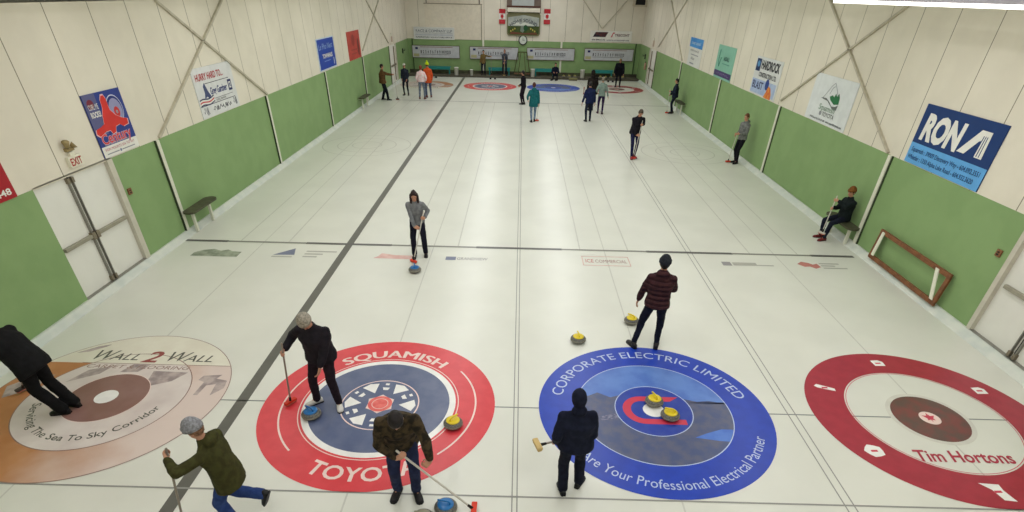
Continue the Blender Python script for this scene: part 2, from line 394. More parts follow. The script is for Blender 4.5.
def house_red(loc, rz, lab):
    t = thing('curling_house', lab, 'curling target', loc, rz)
    ring('outer_ring', 1.2, 1.829, .003, P_RED, t); ring('white_ring', 1.1, 1.2, .003, P_WHITE, t); ring('inner_disc', 0, 1.1, .003, P_SLATE, t)
    ring('white_ring', 1.235, 1.25, .004, P_PINKW, t); ring('wheel_rim', .6, .62, .004, P_PINKW, t)
    w_ = R(78)*1.3; text('lettering', 'SQUAMISH', t, P_PINKW, w_, .215, arc_top(1.31, .005)(w_), .011)
    text('lettering', 'SQUAMISH', t, P_PINKW, w_, .215, (lambda g: lambda u, v: g(u+.022, v))(arc_top(1.31, .0056)(w_)), 0)
    w_ = R(58)*1.64; text('lettering', 'TOYOTA', t, P_PINKW, w_, .25, arc_bot(1.64, .005, -87)(w_), .02)
    obj('thin_arc', arc_line(1.52, -46, 38, .005, .014), P_PINKW, t); obj('thin_arc', arc_line(1.52, 142, 226, .005, .014), P_PINKW, t)
    sp = []
    for k in range(6):
        a = R(60*k-2)
        def q(r, da): return (r*math.cos(a+R(da)), r*math.sin(a+R(da)))
        sp.append([q(.3, 0), q(.54, -15), q(.57, 0), q(.54, 15)])
        a = R(60*k+28); sp.append([q(.36, -6), q(.43, -8), q(.43, 8), q(.36, 6)]); sp.append([q(.49, -3.5), q(.54, -3.5), q(.54, 3.5), q(.49, 3.5)])
    polys('wheel_spokes', sp, .005, P_WHITE, t)
    star = [((.235 if k % 2 else .19)*math.cos(R(30*k)), (.235 if k % 2 else .19)*math.sin(R(30*k))) for k in range(12)]
    poly('button_star', star, .005, P_PINKW, t); ring('button', 0, .19, .0065, P_COR, t); ring('button_ring', .12, .13, .0075, P_PINKW, t)
    return t
def house_blue(loc, rz, lab):
    t = thing('curling_house', lab, 'curling target', loc, rz)
    ring('outer_ring', 1.22, 1.829, .003, P_BLUE, t); ring('inner_disc', 0, 1.22, .003, P_SKY, t)
    hz = [(1.21, .2), (.95, .27), (.75, .24), (.55, .3), (.3, .2), (0, .28), (-.3, .22), (-.5, .36), (-.65, .3), (-.85, .42), (-1.0, .33), (-1.18, .28)]
    lower = cap_poly(1.22, .24, 40, False)
    poly('landscape', lower+[(1.19, .26)][:0]+hz[:], .004, P_LAND, t)
    poly('lake', [(.5, -.62), (.7, -.52), (.95, -.42), (1.1, -.42), (1.14, -.43), (1.0, -.69), (.85, -.68)], .0045, P_LAKE, t)
    poly('town', [(-.9, -.2), (-.5, -.05), (-.35, -.12), (-.6, -.22), (-.85, -.28)], .0045, paint((128, 126, 148), (80, 84, 118), 20), t)
    ring('thin_circle', 1.213, 1.228, .005, P_SILVER, t); ring('button_disc', 0, .61, .005, P_BUT, t); ring('thin_circle', .603, .617, .0055, P_SILVER, t)
    pts = []
    for k in range(17):
        a = R(90+180*k/16); pts.append((-.16+.33*math.cos(a)*1.0, .34*math.sin(a)))
    inn = [(-.16+.2*math.cos(R(270-180*k/16)), .22*math.sin(R(270-180*k/16))) for k in range(17)]
    if rz == 0: poly('emblem', [(.46, .34)]+pts+[(.46, -.34), (.46, -.22)]+inn+[(.3, .22)], .006, P_CRED, t)
    ring('button', 0, .17, .0065, P_WHITE, t)
    w_ = R(151)*1.5; text('lettering', 'CORPORATE ELECTRIC LIMITED', t, P_SILVER, w_, .19, arc_top(1.47, .005, 90.5)(w_), 0, 1.02)
    w_ = R(134)*1.64; text('lettering', 'We Are Your Professional Electrical Partner', t, P_SILVER, w_, .17, arc_bot(1.66, .005, -87)(w_), 0)
    return t
def brown_art():
    m = mat('ice_print_wood_floor', (190, 134, 92), .34, (174, 112, 66), 1.6, spec=.4, contrast=(.35, .7))
    nt = m.node_tree; b = nt.nodes['Principled BSDF']; src = b.inputs['Base Color'].links[0].from_socket
    tc = nt.nodes.new('ShaderNodeTexCoord'); sp_ = nt.nodes.new('ShaderNodeSeparateXYZ'); nt.links.new(tc.outputs['Object'], sp_.inputs[0])
    n = nt.nodes.new('ShaderNodeTexNoise'); n.inputs['Scale'].default_value = 1.3; n.inputs['Detail'].default_value = 5; nt.links.new(tc.outputs['Object'], n.inputs['Vector'])
    ad = nt.nodes.new('ShaderNodeMath'); ad.operation = 'MULTIPLY_ADD'; ad.inputs[1].default_value = 2.2; nt.links.new(n.outputs['Fac'], ad.inputs[0]); nt.links.new(sp_.outputs[0], ad.inputs[2])
    cr = nt.nodes.new('ShaderNodeValToRGB'); mr = nt.nodes.new('ShaderNodeMapRange'); mr.inputs['From Min'].default_value = .5; mr.inputs['From Max'].default_value = 2.3
    nt.links.new(ad.outputs[0], mr.inputs['Value']); mx = nt.nodes.new('ShaderNodeMixRGB'); nt.links.new(mr.outputs[0], mx.inputs[0]); nt.links.new(src, mx.inputs[1]); mx.inputs[2].default_value = col((218, 200, 192))
    nt.links.new(mx.outputs[0], b.inputs['Base Color']); return m
M_HB = brown_art()
def house_brown(loc, rz, lab):
    t = thing('curling_house', lab, 'curling target', loc, rz)
    nt = None
    ring('outer_ring', 0, 1.829, .003, M_HB, t)
    poly('cream_segment', cap_poly(1.829, .91, 40, True), .0036, P_CREAM, t)
    for q_ in ([[(1.25, .62), (1.55, .66), (1.5, .55), (1.7, .5), (1.74, .3), (1.6, .1), (1.56, .4), (1.42, .36), (1.4, .1), (1.33, .1), (1.34, .45), (1.22, .5)],
        [(-1.3, 1.2), (-1.05, 1.42), (-.85, 1.5), (-.9, 1.42), (-1.1, 1.25)], [(-1.75, .2), (-1.5, .5), (-1.2, .55), (-1.3, .15), (-1.6, -.1)]]): poly('furniture_silhouette', q_, .004, P_FURN, t)
    ring('inner_disc', 0, 1.22, .0045, P_INNER, t)
    poly('cream_segment', cap_poly(1.215, .91, 30, True), .005, P_CREAM, t)
    for q_ in ([[(.35, .72), (.95, .7), (.8, .45), (.5, .3), (.4, .45)], [(-.75, .7), (-.4, .85), (-.5, .6), (-.9, .35)], [(-.1, .9), (.2, .9), (.1, .68), (-.2, .66)]]): poly('furniture_silhouette', q_, .0048, P_FURN, t)
    ring('thin_circle', 1.213, 1.228, .005, P_OUT, t); ring('thin_circle', 1.817, 1.829, .005, P_OUT, t); ring('button_disc', 0, .61, .0055, P_BROWN, t); ring('thin_circle', .608, .618, .006, P_PINKW, t)
    ring('button', 0, .17, .0062, P_WHITE, t)
    poly('underline', [(-1.0, .905), (1.57, .905), (1.57, .918), (-1.0, .918)], .0056, P_OUT, t)
    for s_, x_, w_, h_ in (('W', -.98, .36, .29), ('ALL', -.62, .5, .2), ('W', .32, .36, .29), ('ALL', .68, .5, .2)):
        text('lettering', s_, t, P_INK, w_, h_, line_fn(x_, 1.02, .006), .004, slant=.25)
    text('lettering', '2', t, P_2, .26, .33, line_fn(-.03, .97, .0062), .02, slant=.2)
    text('lettering', 'CARPET & FLOORING', t, P_OUT, 1.75, .1, line_fn(-.86, .77, .006), 0, slant=.2)
    w_ = R(158)*1.0; text('lettering', 'Servicing The Sea To Sky Corridor', t, P_INK, w_, .125, arc_bot(1.02, .006)(w_), .008)
    return t
def house_crimson(loc, rz, lab):
    t = thing('curling_house', lab, 'curling target', loc, rz)
    ring('outer_ring', 1.22, 1.829, .003, P_CRIM, t); ring('thin_circle', 1.19, 1.2, .003, P_CRED, t)
    ring('halo', .55, .62, .003, P_HALO, t); ring('button_disc', 0, .55, .0035, P_DKBR, t); ring('button', 0, .155, .0045, P_PINKW, t)
    leaf = [(0, .12), (.03, .05), (.1, .06), (.05, -.01), (.06, -.06), (.01, -.04), (0, -.1), (-.01, -.04), (-.06, -.06), (-.05, -.01), (-.1, .06), (-.03, .05)]
    poly('leaf_mark', leaf, .0055, P_CRED, t)
    text('lettering', 'Tim Hortons', t, paint((176, 44, 70)), 1.42, .23, line_fn(-.77, -.97, .004), .02, slant=.15)
    for k, a in enumerate((90, 30, -30, -91, -149, 151)):
        cxx, cyy = 1.52*math.cos(R(a)), 1.52*math.sin(R(a))
        if a == 151: pts = [(-.16, .05), (-.1, .1), (.16, -.02), (.15, -.09), (.02, -.05), (-.12, 0)]
        elif a == -149: pts = [(.13*math.cos(R(q))*(1+.15*(i % 2)), .12*math.sin(R(q))*(1+.15*(i % 2))) for i, q in enumerate(range(0, 360, 36))]
        elif a == -91: pts = [(-.17, .15), (.1, .13), (.09, .02), (.14, -.17), (-.02, -.15), (-.06, .03)]
        else: pts = [(-.1, .08), (.04, .1), (.11, .05), (.1, -.08), (-.09, -.09)]
        lg = poly('white_emblem', [(cxx+x, cyy+y) for x, y in pts], .004, P_WHITE, t)
        poly('emblem_mark', [(cxx-.05, cyy+.015), (cxx+.05, cyy+.02), (cxx+.05, cyy-.02), (cxx-.05, cyy-.025)], .005, P_CRED, lg)
    return t
house_brown((-1.5*W+.03, 0, 0), 0, 'near brown and orange target painted under the ice reading WALL 2 WALL')
house_red((-.5*W+.02, 0, 0), 0, 'near red and slate blue target under the ice reading SQUAMISH TOYOTA')
house_blue((.5*W, .02, 0), 0, 'near blue target under the ice reading CORPORATE ELECTRIC LIMITED')
house_crimson((1.5*W, 0, 0), 0, 'near crimson and white target under the ice reading Tim Hortons')
house_brown((-1.5*W, FT, 0), PI, 'far brown target at the distant left end of the rink')
house_red((-.5*W, FT, 0), PI, 'far red target with slate centre in front of the second scoreboard')
house_blue((.5*W, FT, 0), PI, 'far blue target with white button in front of the third scoreboard')
house_crimson((1.5*W, FT, 0), PI, 'far crimson and white target at the distant right end of the rink')

# logos below the near hog line
P_SG = paint((128, 136, 118), (170, 176, 158), 4); P_SGB = paint((118, 124, 150)); P_LG = paint((176, 174, 166)); P_ROSE = paint((214, 166, 158), (226, 190, 182), 4); P_TAUP = paint((150, 146, 148))
def logo(label, x, y): return thing('ice_logo', label, 'ice logo', (x, y, 0))
t = logo('grey green banner logo under the ice nearest the left wall', -8.0, 5.45)
poly('logo_mark', [(0, 0), (1.13, 0), (1.13, .3), (.9, .32), (.75, .42), (.6, .34), (.4, .44), (.15, .36), (0, .2)], .003, P_SG, t)
t = logo('purple grey mountain logo with small writing left of the dark divider', -6.05, 5.45)
poly('logo_mark', [(0, .18), (.42, .6), (.52, .2)], .003, P_SGB, t)
for k, (a, b) in enumerate(((.75, 1.5), (.75, 1.2), (.75, 1.1))): poly('lettering', [(a, .4-k*.16), (b, .4-k*.16), (b, .47-k*.16), (a, .47-k*.16)], .003, P_LG, t)
poly('lettering', [(0, .05), (.5, .05), (.5, .11), (0, .11)], .003, P_LG, t)
t = logo('pink banner logo under the ice by the sweeping woman', -3.57, 5.58)
poly('logo_mark', [(0, 0), (1.0, -.02), (.98, .2), (.5, .2), (.15, .3), (.1, .12)], .003, P_ROSE, t)
t = logo('small grey word logo between the blue stone and the sheet divider', -1.8, 5.58)
poly('logo_mark', [(0, 0), (.25, 0), (.25, .2), (0, .2)], .003, P_SGB, t)
text('lettering', 'GRANDVIEW', t, P_TAUP, .75, .15, line_fn(.28, .02, .003), .01)
t = logo('framed red and grey word logo left of the maroon jacket man', 1.57, 5.46)
polys('frame', [[(0, 0), (1.17, 0), (1.17, .03), (0, .03)], [(0, .53), (1.17, .53), (1.17, .56), (0, .56)], [(0, 0), (.02, 0), (.02, .56), (0, .56)], [(1.15, 0), (1.17, 0), (1.17, .56), (1.15, .56)]], .003, P_ROSE, t)
text('lettering', 'ICE', t, paint((200, 120, 116)), .2, .2, line_fn(.08, .18, .003), .01); text('lettering', 'COMMERCIAL', t, paint((170, 128, 124)), .78, .18, line_fn(.32, .18, .003), .01)
t = logo('thin dark grey word logo right of the maroon jacket man', 5.04, 5.66)
poly('logo_mark', [(0, 0), (.22, 0), (.22, .22), (0, .22)], .003, P_TAUP, t)
polys('lettering', [[(.26, .02), (.85, .02), (.85, .2), (.26, .2)], [(.85, .02), (1.25, .02), (1.25, .08), (.85, .08)]], .003, P_LG, t)
t = logo('two red squares logo with grey writing nearest the right wall', 6.93, 5.6)
poly('logo_mark', [(0, .26), (.15, .4), (.3, .34), (.38, .24), (.5, .3), (.52, .1), (.36, 0), (.26, .12), (.12, .1)], .003, paint((196, 122, 116)), t)
for k, b in enumerate((1.15, .9, 1.05)): poly('lettering', [(.56, .02+k*.13), (b, .02+k*.13), (b, .08+k*.13), (.56, .08+k*.13)], .003, P_LG, t)

# ------------------------------------------------------------------ signs (local frame: x along the sign, z up, -y toward the viewer)
def sign(label, loc, rz, wd, ht, m, name='wall_sign', cat='sign', frame=None, th=.025):
    t = thing(name, label, cat, loc, rz)
    b = obj('board', boxes((0, wd, -th, 0, 0, ht)), m, t)
    if frame: obj('frame', boxes((-.03, wd+.03, -th-.012, 0, -.035, 0), (-.03, wd+.03, -th-.012, 0, ht, ht+.035), (-.03, 0, -th-.012, 0, 0, ht), (wd, wd+.03, -th-.012, 0, 0, ht)), frame, t)
    t['th'] = th
    return t
def sp(t, name, pts, m, d=0):
    bm = bmesh.new(); y = -t['th']-.0015-d*.0012; bm.faces.new([bm.verts.new((p[0], y, p[1])) for p in pts]); return obj(name, bm, m, t)
def sr(t, name, x0, x1, z0, z1, m, d=0): return sp(t, name, [(x0, z0), (x1, z0), (x1, z1), (x0, z1)], m, d)
def st(t, s, x, z, wd, h, m, bold=.01, slant=0, rise=0, d=3):
    y = -t['th']-.0015-d*.0012
    return text('lettering', s, t, m, wd, h, lambda u, v: (x+u, y, z+v+rise*u), bold, 1.0, slant)
def circ(cx, cz, rx, rz=None, n=24): return [(cx+rx*math.cos(2*PI*k/n), cz+(rz or rx)*math.sin(2*PI*k/n)) for k in range(n)]
def scrawl(t, x, z, wd, h, m, n=9):                            # handwriting too small to read
    bm = bmesh.new(); pts = [V((x+wd*k/(n*4), -t['th']-.004, z+h*(.5+.5*math.sin(k*1.9+math.sin(k*.7)*2)))) for k in range(n*4+1)]
    for a, b in zip(pts, pts[1:]): capsule(bm, a, b, .006, .006, 4, False)
    return obj('handwriting', bm, m, t)
RED, NAVY, INK, WHT = sgn((200, 52, 50)), sgn((28, 44, 118)), sgn((60, 62, 74)), sgn((236, 234, 226))
GRY = sgn((150, 152, 158))
LW, RW = PI/2, -PI/2
t = sign('dark red wall sign with white digits cut by the left edge', (XL, .16, 2.33), LW, 2.4, 1.22, sgn((168, 30, 40)))
st(t, '448', 2.0, .07, .32, .1, WHT, .02)
t = sign('blue sign reading Century with a red curler figure and rings', (XL, 4.96, 2.36), LW, 1.19, 1.18, sgn((44, 62, 140)))
sr(t, 'white_strip', 0, 1.19, 0, .21, WHT); sr(t, 'grey_corner', 0, .38, .42, 1.18, sgn((92, 94, 138)))
sp(t, 'ring_outer', circ(.85, .82, .25, .27), sgn((206, 210, 226)), 1); sp(t, 'ring_blue', circ(.85, .82, .235, .25), NAVY, 2)
sp(t, 'ring_grey', circ(.86, .8, .2, .22), sgn((150, 150, 186)), 3); sp(t, 'ring_button', circ(.87, .76, .09, .1), RED, 4); sp(t, 'ring_centre', circ(.87, .76, .035), GRY, 5)
fig = [(a, b+.05) for a, b in [(.02, .42), (.1, .36), (.32, .42), (.45, .42), (.5, .34), (.6, .36), (.66, .46), (.8, .48), (.9, .42), (1.08, .44), (1.1, .54), (.95, .58), (.78, .66), (.66, .78), (.66, .98), (.62, 1.06), (.54, 1.06), (.48, .98), (.46, .84), (.38, .7), (.34, .56), (.2, .52), (.05, .5)]]
sp(t, 'figure_outline', [((x-.56)*1.05+.56, (z-.66)*1.06+.66) for x, z in fig], sgn((226, 186, 190)), 6); sp(t, 'curler_figure', fig, sgn((214, 52, 46)), 7)
sp(t, 'red_blot', circ(.17, 1.0, .1, .09), sgn((120, 40, 60)), 1)
st(t, 'CURL ME', .07, .9, .3, .1, WHT, .03); st(t, 'ROCKS!', .07, .76, .3, .1, WHT, .03)
st(t, 'Century', .09, .24, .98, .2, sgn((190, 170, 190)), .05); st(t, 'Century', .1, .245, .96, .19, sgn((214, 60, 54)), .01, d=4)
sr(t, 'tagline', .12, .98, .225, .245, sgn((120, 130, 130)), 2)
st(t, 'SIGN MOUNTS SEA TO SKY', .08, .12, 1.0, .05, sgn((190, 96, 110)), .02); sr(t, 'small_print', .1, .5, .05, .07, GRY, 2); sr(t, 'small_print', .6, 1.05, .05, .07, GRY, 2); sp(t, 'small_mark', circ(.55, .06, .03), sgn((120, 130, 160)), 3)
t = sign('white sign reading HURRY HARD TO Greg Gardner in red and blue', (XL, 9.16, 2.35), LW, 2.27, 1.2, sgn((222, 223, 222)))
st(t, 'HURRY HARD TO...', .12, .9, 1.55, .16, sgn((186, 60, 66)), .02); sr(t, 'rule', .5, 1.95, .8, .815, INK); sr(t, 'rule', .9, 2.0, .4, .41, INK)
st(t, 'Greg Gardner', .72, .52, 1.0, .17, sgn((44, 56, 120)), .02, .1); sr(t, 'badge', 1.83, 2.05, .48, .76, sgn((40, 48, 100)), 1); sr(t, 'badge_window', 1.88, 2.0, .54, .7, WHT, 2); sr(t, 'badge_bars', 1.91, 1.97, .57, .67, NAVY, 3)
sp(t, 'player_mark', [(.35, .45), (.42, .6), (.4, .75), (.5, .84), (.56, .72), (.62, .6), (.72, .5), (.6, .44), (.5, .5)], sgn((70, 80, 120)), 2)
for k, m_ in enumerate((sgn((40, 46, 90)), WHT, sgn((200, 60, 66)), WHT, sgn((40, 46, 90)))):
    sp(t, 'swoosh', [(.04+j*.09, .46-k*.035-.1*math.sin(j*.5)*(j/9)+.05*math.sin(j*.5)) for j in range(10)]+[(.04+j*.09, .43-k*.035-.1*math.sin(j*.5)*(j/9)+.05*math.sin(j*.5)) for j in range(9, -1, -1)], m_, 1)
sr(t, 'rule', .02, 2.1, .29, .305, INK); scrawl(t, .65, .1, 1.1, .12, INK); st(t, 'GMC BUICK', .95, .33, .6, .05, INK, .01)
scrawl(t, .1, .06, .3, .2, GRY, 3); scrawl(t, 1.9, .08, .25, .2, GRY, 3)
t = sign('royal blue sign with white edge and pale lettering', (XL, 19.5, 2.42), LW, 2.35, 1.12, sgn((26, 66, 168)), frame=sgn((196, 212, 232)))
st(t, 'Le Pho Nest', .15, .74, 1.95, .22, sgn((150, 180, 224)), .0, .15); st(t, 'TOWNHAUS', .55, .4, 1.4, .16, WHT, .03); sr(t, 'small_print', .7, 1.6, .27, .3, sgn((120, 150, 210)), 1); sr(t, 'small_print', 2.05, 2.15, .08, .34, sgn((190, 200, 220)), 1)
t = sign('faded red sign without readable words on the left wall', (XL, 24.2, 2.34), LW, 2.35, 1.24, sgn((192, 74, 62), (178, 62, 54)))
sp(t, 'dark_mark', circ(1.0, .85, .3, .25), sgn((150, 48, 44)), 1); sp(t, 'dark_mark', circ(1.9, .5, .18, .4), sgn((120, 50, 44)), 1); sr(t, 'dark_lettering', .5, 1.6, .4, .46, sgn((160, 60, 52)), 1); sr(t, 'dark_lettering', .5, 1.5, .24, .29, sgn((160, 60, 52)), 1)
# right wall
t = sign('navy and light blue sign reading RONA in big white letters', (XR, 6.54, 2.35), RW, 2.4, 1.2, sgn((18, 52, 108), (22, 56, 112)))
sr(t, 'light_strip', 0, 2.4, 0, .42, sgn((98, 168, 226)))
st(t, 'RON', .17, .54, 1.21, .48, WHT, .055, .1)
sp(t, 'letter_a', [(1.42, .54), (1.84, 1.02), (2.12, 1.02), (2.14, .54), (1.93, .54), (1.93, .84), (1.88, .82), (1.64, .54)], WHT, 3)
for k in range(3): sp(t, 'letter_stripe', [(1.9+k*.07, .56), (1.93+k*.065, .56), (1.96+k*.05, .93), (1.94+k*.05, .93)], sgn((18, 52, 108)), 4)
st(t, 'Squamish : 39009 Discovery Way - 604.892.3551', .1, .25, 2.2, .09, sgn((30, 72, 120)), .02)
st(t, 'Whistler : 1350 Alpha Lake Road - 604.932.3620', .06, .09, 2.15, .09, sgn((30, 72, 120)), .02)
t = sign('white sign with a green mountain mark reading Squamish TOYOTA', (XR, 11.92, 2.35), RW, 2.45, 1.22, sgn((226, 230, 230)))
def ln(t, pts, m, wd=.012, name='outline'):
    bm = bmesh.new(); y = -t['th']-.004
    for a, b in zip(pts, pts[1:]): capsule(bm, (a[0], y, a[1]), (b[0], y, b[1]), wd, wd, 5, False)
    return obj(name, bm, m, t)
ln(t, [(.75, .62), (.95, .8), (1.1, .98), (1.25, 1.08), (1.45, .92), (1.6, .78)], GRY, .008); ln(t, [(1.1, .78), (1.2, .95), (1.3, 1.0)], GRY, .008)
sp(t, 'forest', [(1.15, .72), (1.3, .78), (1.4, .74), (1.45, .84), (1.55, .78), (1.62, .86), (1.72, .76), (1.75, .6), (1.5, .56), (1.25, .64)], sgn((40, 116, 70)), 1)
sp(t, 'road', [(.65, .64), (1.0, .66), (1.25, .58), (1.4, .5), (1.6, .52), (1.75, .58), (1.72, .44), (1.5, .44), (1.3, .52), (1.1, .6), (.8, .62)], sgn((104, 110, 108)), 2)
st(t, 'Squamish', .72, .34, .95, .15, sgn((70, 120, 80)), 0, .15); st(t, 'TOYOTA', 1.02, .2, .72, .11, sgn((50, 58, 54)), .01); sp(t, 'oval_mark', circ(.9, .25, .08, .06), GRY, 1)
st(t, '39150 Queens Way (604) 567-8888', .35, .06, .95, .05, INK, .01); st(t, 'www.squamishtoyota.com', 1.35, .06, .95, .06, INK, .02)
t = sign('sign reading HARDROCK above a light blue BLAST panel with orange flame', (XR, 16.95, 2.36), RW, 2.45, 1.22, sgn((222, 224, 222)))
sr(t, 'logo_square', .08, .52, .75, 1.15, sgn((30, 52, 96)), 1); sp(t, 'logo_glow', circ(.3, .98, .13, .1), sgn((90, 150, 200)), 2)
st(t, 'HARDROCK', .6, .86, 1.7, .27, sgn((34, 38, 48)), .04); st(t, 'CONSTRUCTION LTD.', .55, .6, 1.65, .14, sgn((60, 62, 66)), .03)
sr(t, 'pale_blue_panel', .05, 2.35, .04, .5, sgn((160, 180, 216), (180, 196, 224)), 1); st(t, 'BLAST', .15, .2, 1.05, .24, sgn((40, 44, 96)), .02)
sp(t, 'blue_figure', circ(1.55, .42, .17, .18), sgn((36, 66, 140)), 4)
sp(t, 'flame', [(1.45, .02), (1.6, .18), (1.66, .3), (1.75, .4), (1.95, .34), (2.1, .16), (2.12, -.0), (1.9, -.0), (1.6, 0)], sgn((214, 96, 58), (226, 150, 50), 8), 5)
t = sign('mint green sign with dark lettering over a purple strip', (XR, 21.8, 2.34), RW, 2.36, 1.27, sgn((138, 194, 172)))
sr(t, 'purple_strip', 0, 2.36, .08, .3, sgn((74, 62, 112)), 1); st(t, 'ASSALI', 1.0, .72, .75, .15, sgn((54, 104, 94)), .03); ln(t, [(.4, 1.1), (.35, .7), (.5, .45), (.6, .7), (.7, .8)], sgn((80, 140, 124)), .02); sr(t, 'small_print', .9, 1.9, .58, .61, sgn((86, 150, 132)), 1); scrawl(t, .4, .15, 1.7, .08, sgn((150, 130, 170)), 6)
t = sign('white sign with a bright blue top panel on the right wall', (XR, 26.75, 2.34), RW, 2.4, 1.26, sgn((222, 222, 216)))
sr(t, 'blue_panel', 0, 2.4, .84, 1.26, sgn((34, 122, 200), (70, 150, 215), 3), 1); st(t, 'coast capital', .3, .98, 1.7, .14, sgn((170, 200, 226)), .02); st(t, 'MORTGAGE', .3, .66, 1.6, .08, INK, .02); sr(t, 'small_print', .5, 1.9, .5, .54, GRY, 1); st(t, 'Alice', .6, .3, .7, .12, INK, .0, .2); sr(t, 'small_print', .5, 1.3, .1, .16, GRY, 1)
# back wall
def bsign(label, xa, xb, za, zb, m, **k):
    (x0, z0), (x1, z1) = BW(xa, za), BW(xb, zb); return sign(label, (x0, YB-.05, z0), 0, x1-x0, z1-z0, m, **k), x1-x0, z1-z0
t, wd, ht = bsign('white banner reading RACE & COMPANY LLP above the first scoreboard', -8.1, -5.12, 2.38, 3.09, sgn((214, 216, 214)), frame=WHT)
st(t, 'RACE & COMPANY LLP', .15, .42, wd-.3, .17, sgn((64, 78, 96)), .005); sr(t, 'grey_band', .1, wd-.1, .2, .3, sgn((190, 194, 200)), 1); sr(t, 'rule', .1, wd-.1, .35, .37, GRY, 1); st(t, 'BARRISTERS SOLICITORS SINCE', .15, .07, wd-.3, .07, INK, .02)
t, wd, ht = bsign('white banner with a black slanted mark above the fourth scoreboard', 4.98, 8.07, 2.45, 3.14, sgn((232, 230, 222)))
sp(t, 'black_mark', [(.2, .3), (1.15, .3), (1.35, .62), (.4, .62)], sgn((40, 36, 52), (90, 44, 44)), 1); sp(t, 'red_mark', [(1.45, .3), (1.55, .3), (1.7, .6), (1.85, .6), (1.8, .52), (1.72, .52), (1.66, .3), (1.6, .3)], sgn((190, 60, 76)), 1)
st(t, 'TRECONT', 1.85, .36, 1.1, .15, sgn((100, 60, 70)), .03); st(t, '604 898 5175', .15, .08, 1.0, .09, INK, .03); st(t, 'www.treconyt.ca', 1.25, .08, 1.7, .09, INK, .02)
ords = ['first scoreboard from the left', 'second scoreboard, behind the man in the tan jacket', 'third scoreboard, right of the wall clock', 'fourth scoreboard, at the far right corner']
for i, (xa, xb, za, zb) in enumerate(((-8.3, -4.77, 1.17, 1.93), (-3.95, -.34, 1.17, 1.93), (.35, 3.9, 1.2, 1.94), (4.69, 8.33, 1.25, 1.98))):
    t, wd, ht = bsign('long grey numbered %s' % ords[i], xa, xb, za, zb, sgn((196, 198, 202), (188, 190, 194)), name='scoreboard', cat='scoreboard', frame=sgn((104, 92, 76)), th=.04)
    t['group'] = 'scoreboards on the back wall'
    sr(t, 'blue_badge', .22, .42, ht-.24, ht-.1, sgn((30, 42, 92)), 1); sr(t, 'pale_corner', .06, .5, .05, .25, sgn((182, 178, 134)), 1)
    sr(t, 'sponsor_line', .6, wd-.5, ht-.1, ht-.06, sgn((150, 122, 110)), 1); sr(t, 'rule', .6, wd-.75, .2, .225, sgn((96, 98, 102)), 1)
    for k, nn in enumerate('1 2 3 4 5 6 7 8 9 10 11 12 13'.split()):
        st(t, nn, .62+k*(wd-1.25)/13, .28, .07 if len(nn) == 1 else .14, .19, sgn((44, 46, 50)), .03)
# flags
def flag(label, xa, xb, za, zb):
    (x0, z0), (x1, z1) = BW(xa, za), BW(xb, zb); t = thing('hanging_flag', label, 'flag', (x0, YB-.06, z0)); wd, ht = x1-x0, z1-z0
    bm = bmesh.new(); n = 10
    f = lambda u, k: V((u*wd, -.015-.02*math.sin(k*1.3+u*2), ht*k/n))
    fr, fw_ = bmesh.new(), bmesh.new()
    for k in range(n):
        tgt = fw_ if 3 <= k < 7 else fr
        a = [f(u/4, k) for u in range(5)]; b = [f(u/4, k+1) for u in range(5)]
        for j in range(4):
            q = [a[j], a[j+1], b[j+1], b[j]]; q2 = [p+V((0, .008, 0)) for p in q]
            vv = [tgt.verts.new(p) for p in q+q2]; tgt.faces.new(vv[:4]); tgt.faces.new(vv[7:3:-1])
    obj('red_band', fr, sgn((186, 44, 52)), t); obj('white_band', fw_, WHT, t)
    lf = [(0, .2), (.05, .1), (.13, .13), (.1, .02), (.15, -.02), (.06, -.08), (.03, -.16), (0, -.12), (-.03, -.16), (-.06, -.08), (-.15, -.02), (-.1, .02), (-.13, .13), (-.05, .1)]
    bm = bmesh.new(); bm.faces.new([bm.verts.new((wd/2+a*.9, -.045, ht/2+b)) for a, b in lf]); obj('maple_leaf', bm, sgn((196, 40, 48)), t)
flag('red and white maple leaf flag left of the club sign', -1.78, -1.33, 3.42, 4.32)
flag('red and white maple leaf flag right of the club sign', 1.5, 1.96, 3.46, 4.38)
# club sign with a painted scene
(x0, z0), (x1, z1) = BW(-1.2, 2.7), BW(1.25, 4.14); wd, ht = x1-x0, z1-z0
t = thing('club_sign', 'painted wooden HOWE SOUND club sign with hills and green fields above the clock', 'sign', (x0, YB-.06, z0)); t['th'] = .05
def rr(x0, x1, z0, z1, r):
    pts = []
    for cx_, cz_, a0 in ((x1-r, z1-r, 0), (x0+r, z1-r, 90), (x0+r, z0+r, 180), (x1-r, z0+r, 270)):
        pts += [(cx_+r*math.cos(R(a0+k*15)), cz_+r*math.sin(R(a0+k*15))) for k in range(7)]
    return pts
bm = bmesh.new(); P_ = rr(0, wd, 0, ht, .2); a = [bm.verts.new((x, 0, z)) for x, z in P_]; b = [bm.verts.new((x, -.05, z)) for x, z in P_]
bm.faces.new(a); bm.faces.new(b[::-1])
for i in range(len(a)): bm.faces.new((a[i], b[i], b[(i+1) % len(a)], a[(i+1) % len(a)]))
obj('board', bm, sgn((120, 118, 84)), t)
sp(t, 'sky_panel', [(.08, .6), (wd-.08, .6), (wd-.1, 1.15), (wd/2, 1.3), (.1, 1.15)], sgn((150, 158, 154), (178, 182, 172), 3), 1)
sp(t, 'field_panel', [(.1, .15), (.25, .06), (wd-.25, .06), (wd-.1, .15), (wd-.08, .62), (.08, .62)], sgn((52, 72, 30), (70, 84, 36), 4), 2)
sp(t, 'brown_foreground', [(.18, .1), (wd-.18, .1), (wd-.3, .24), (wd/2, .18), (.35, .26)], sgn((112, 66, 44)), 3)
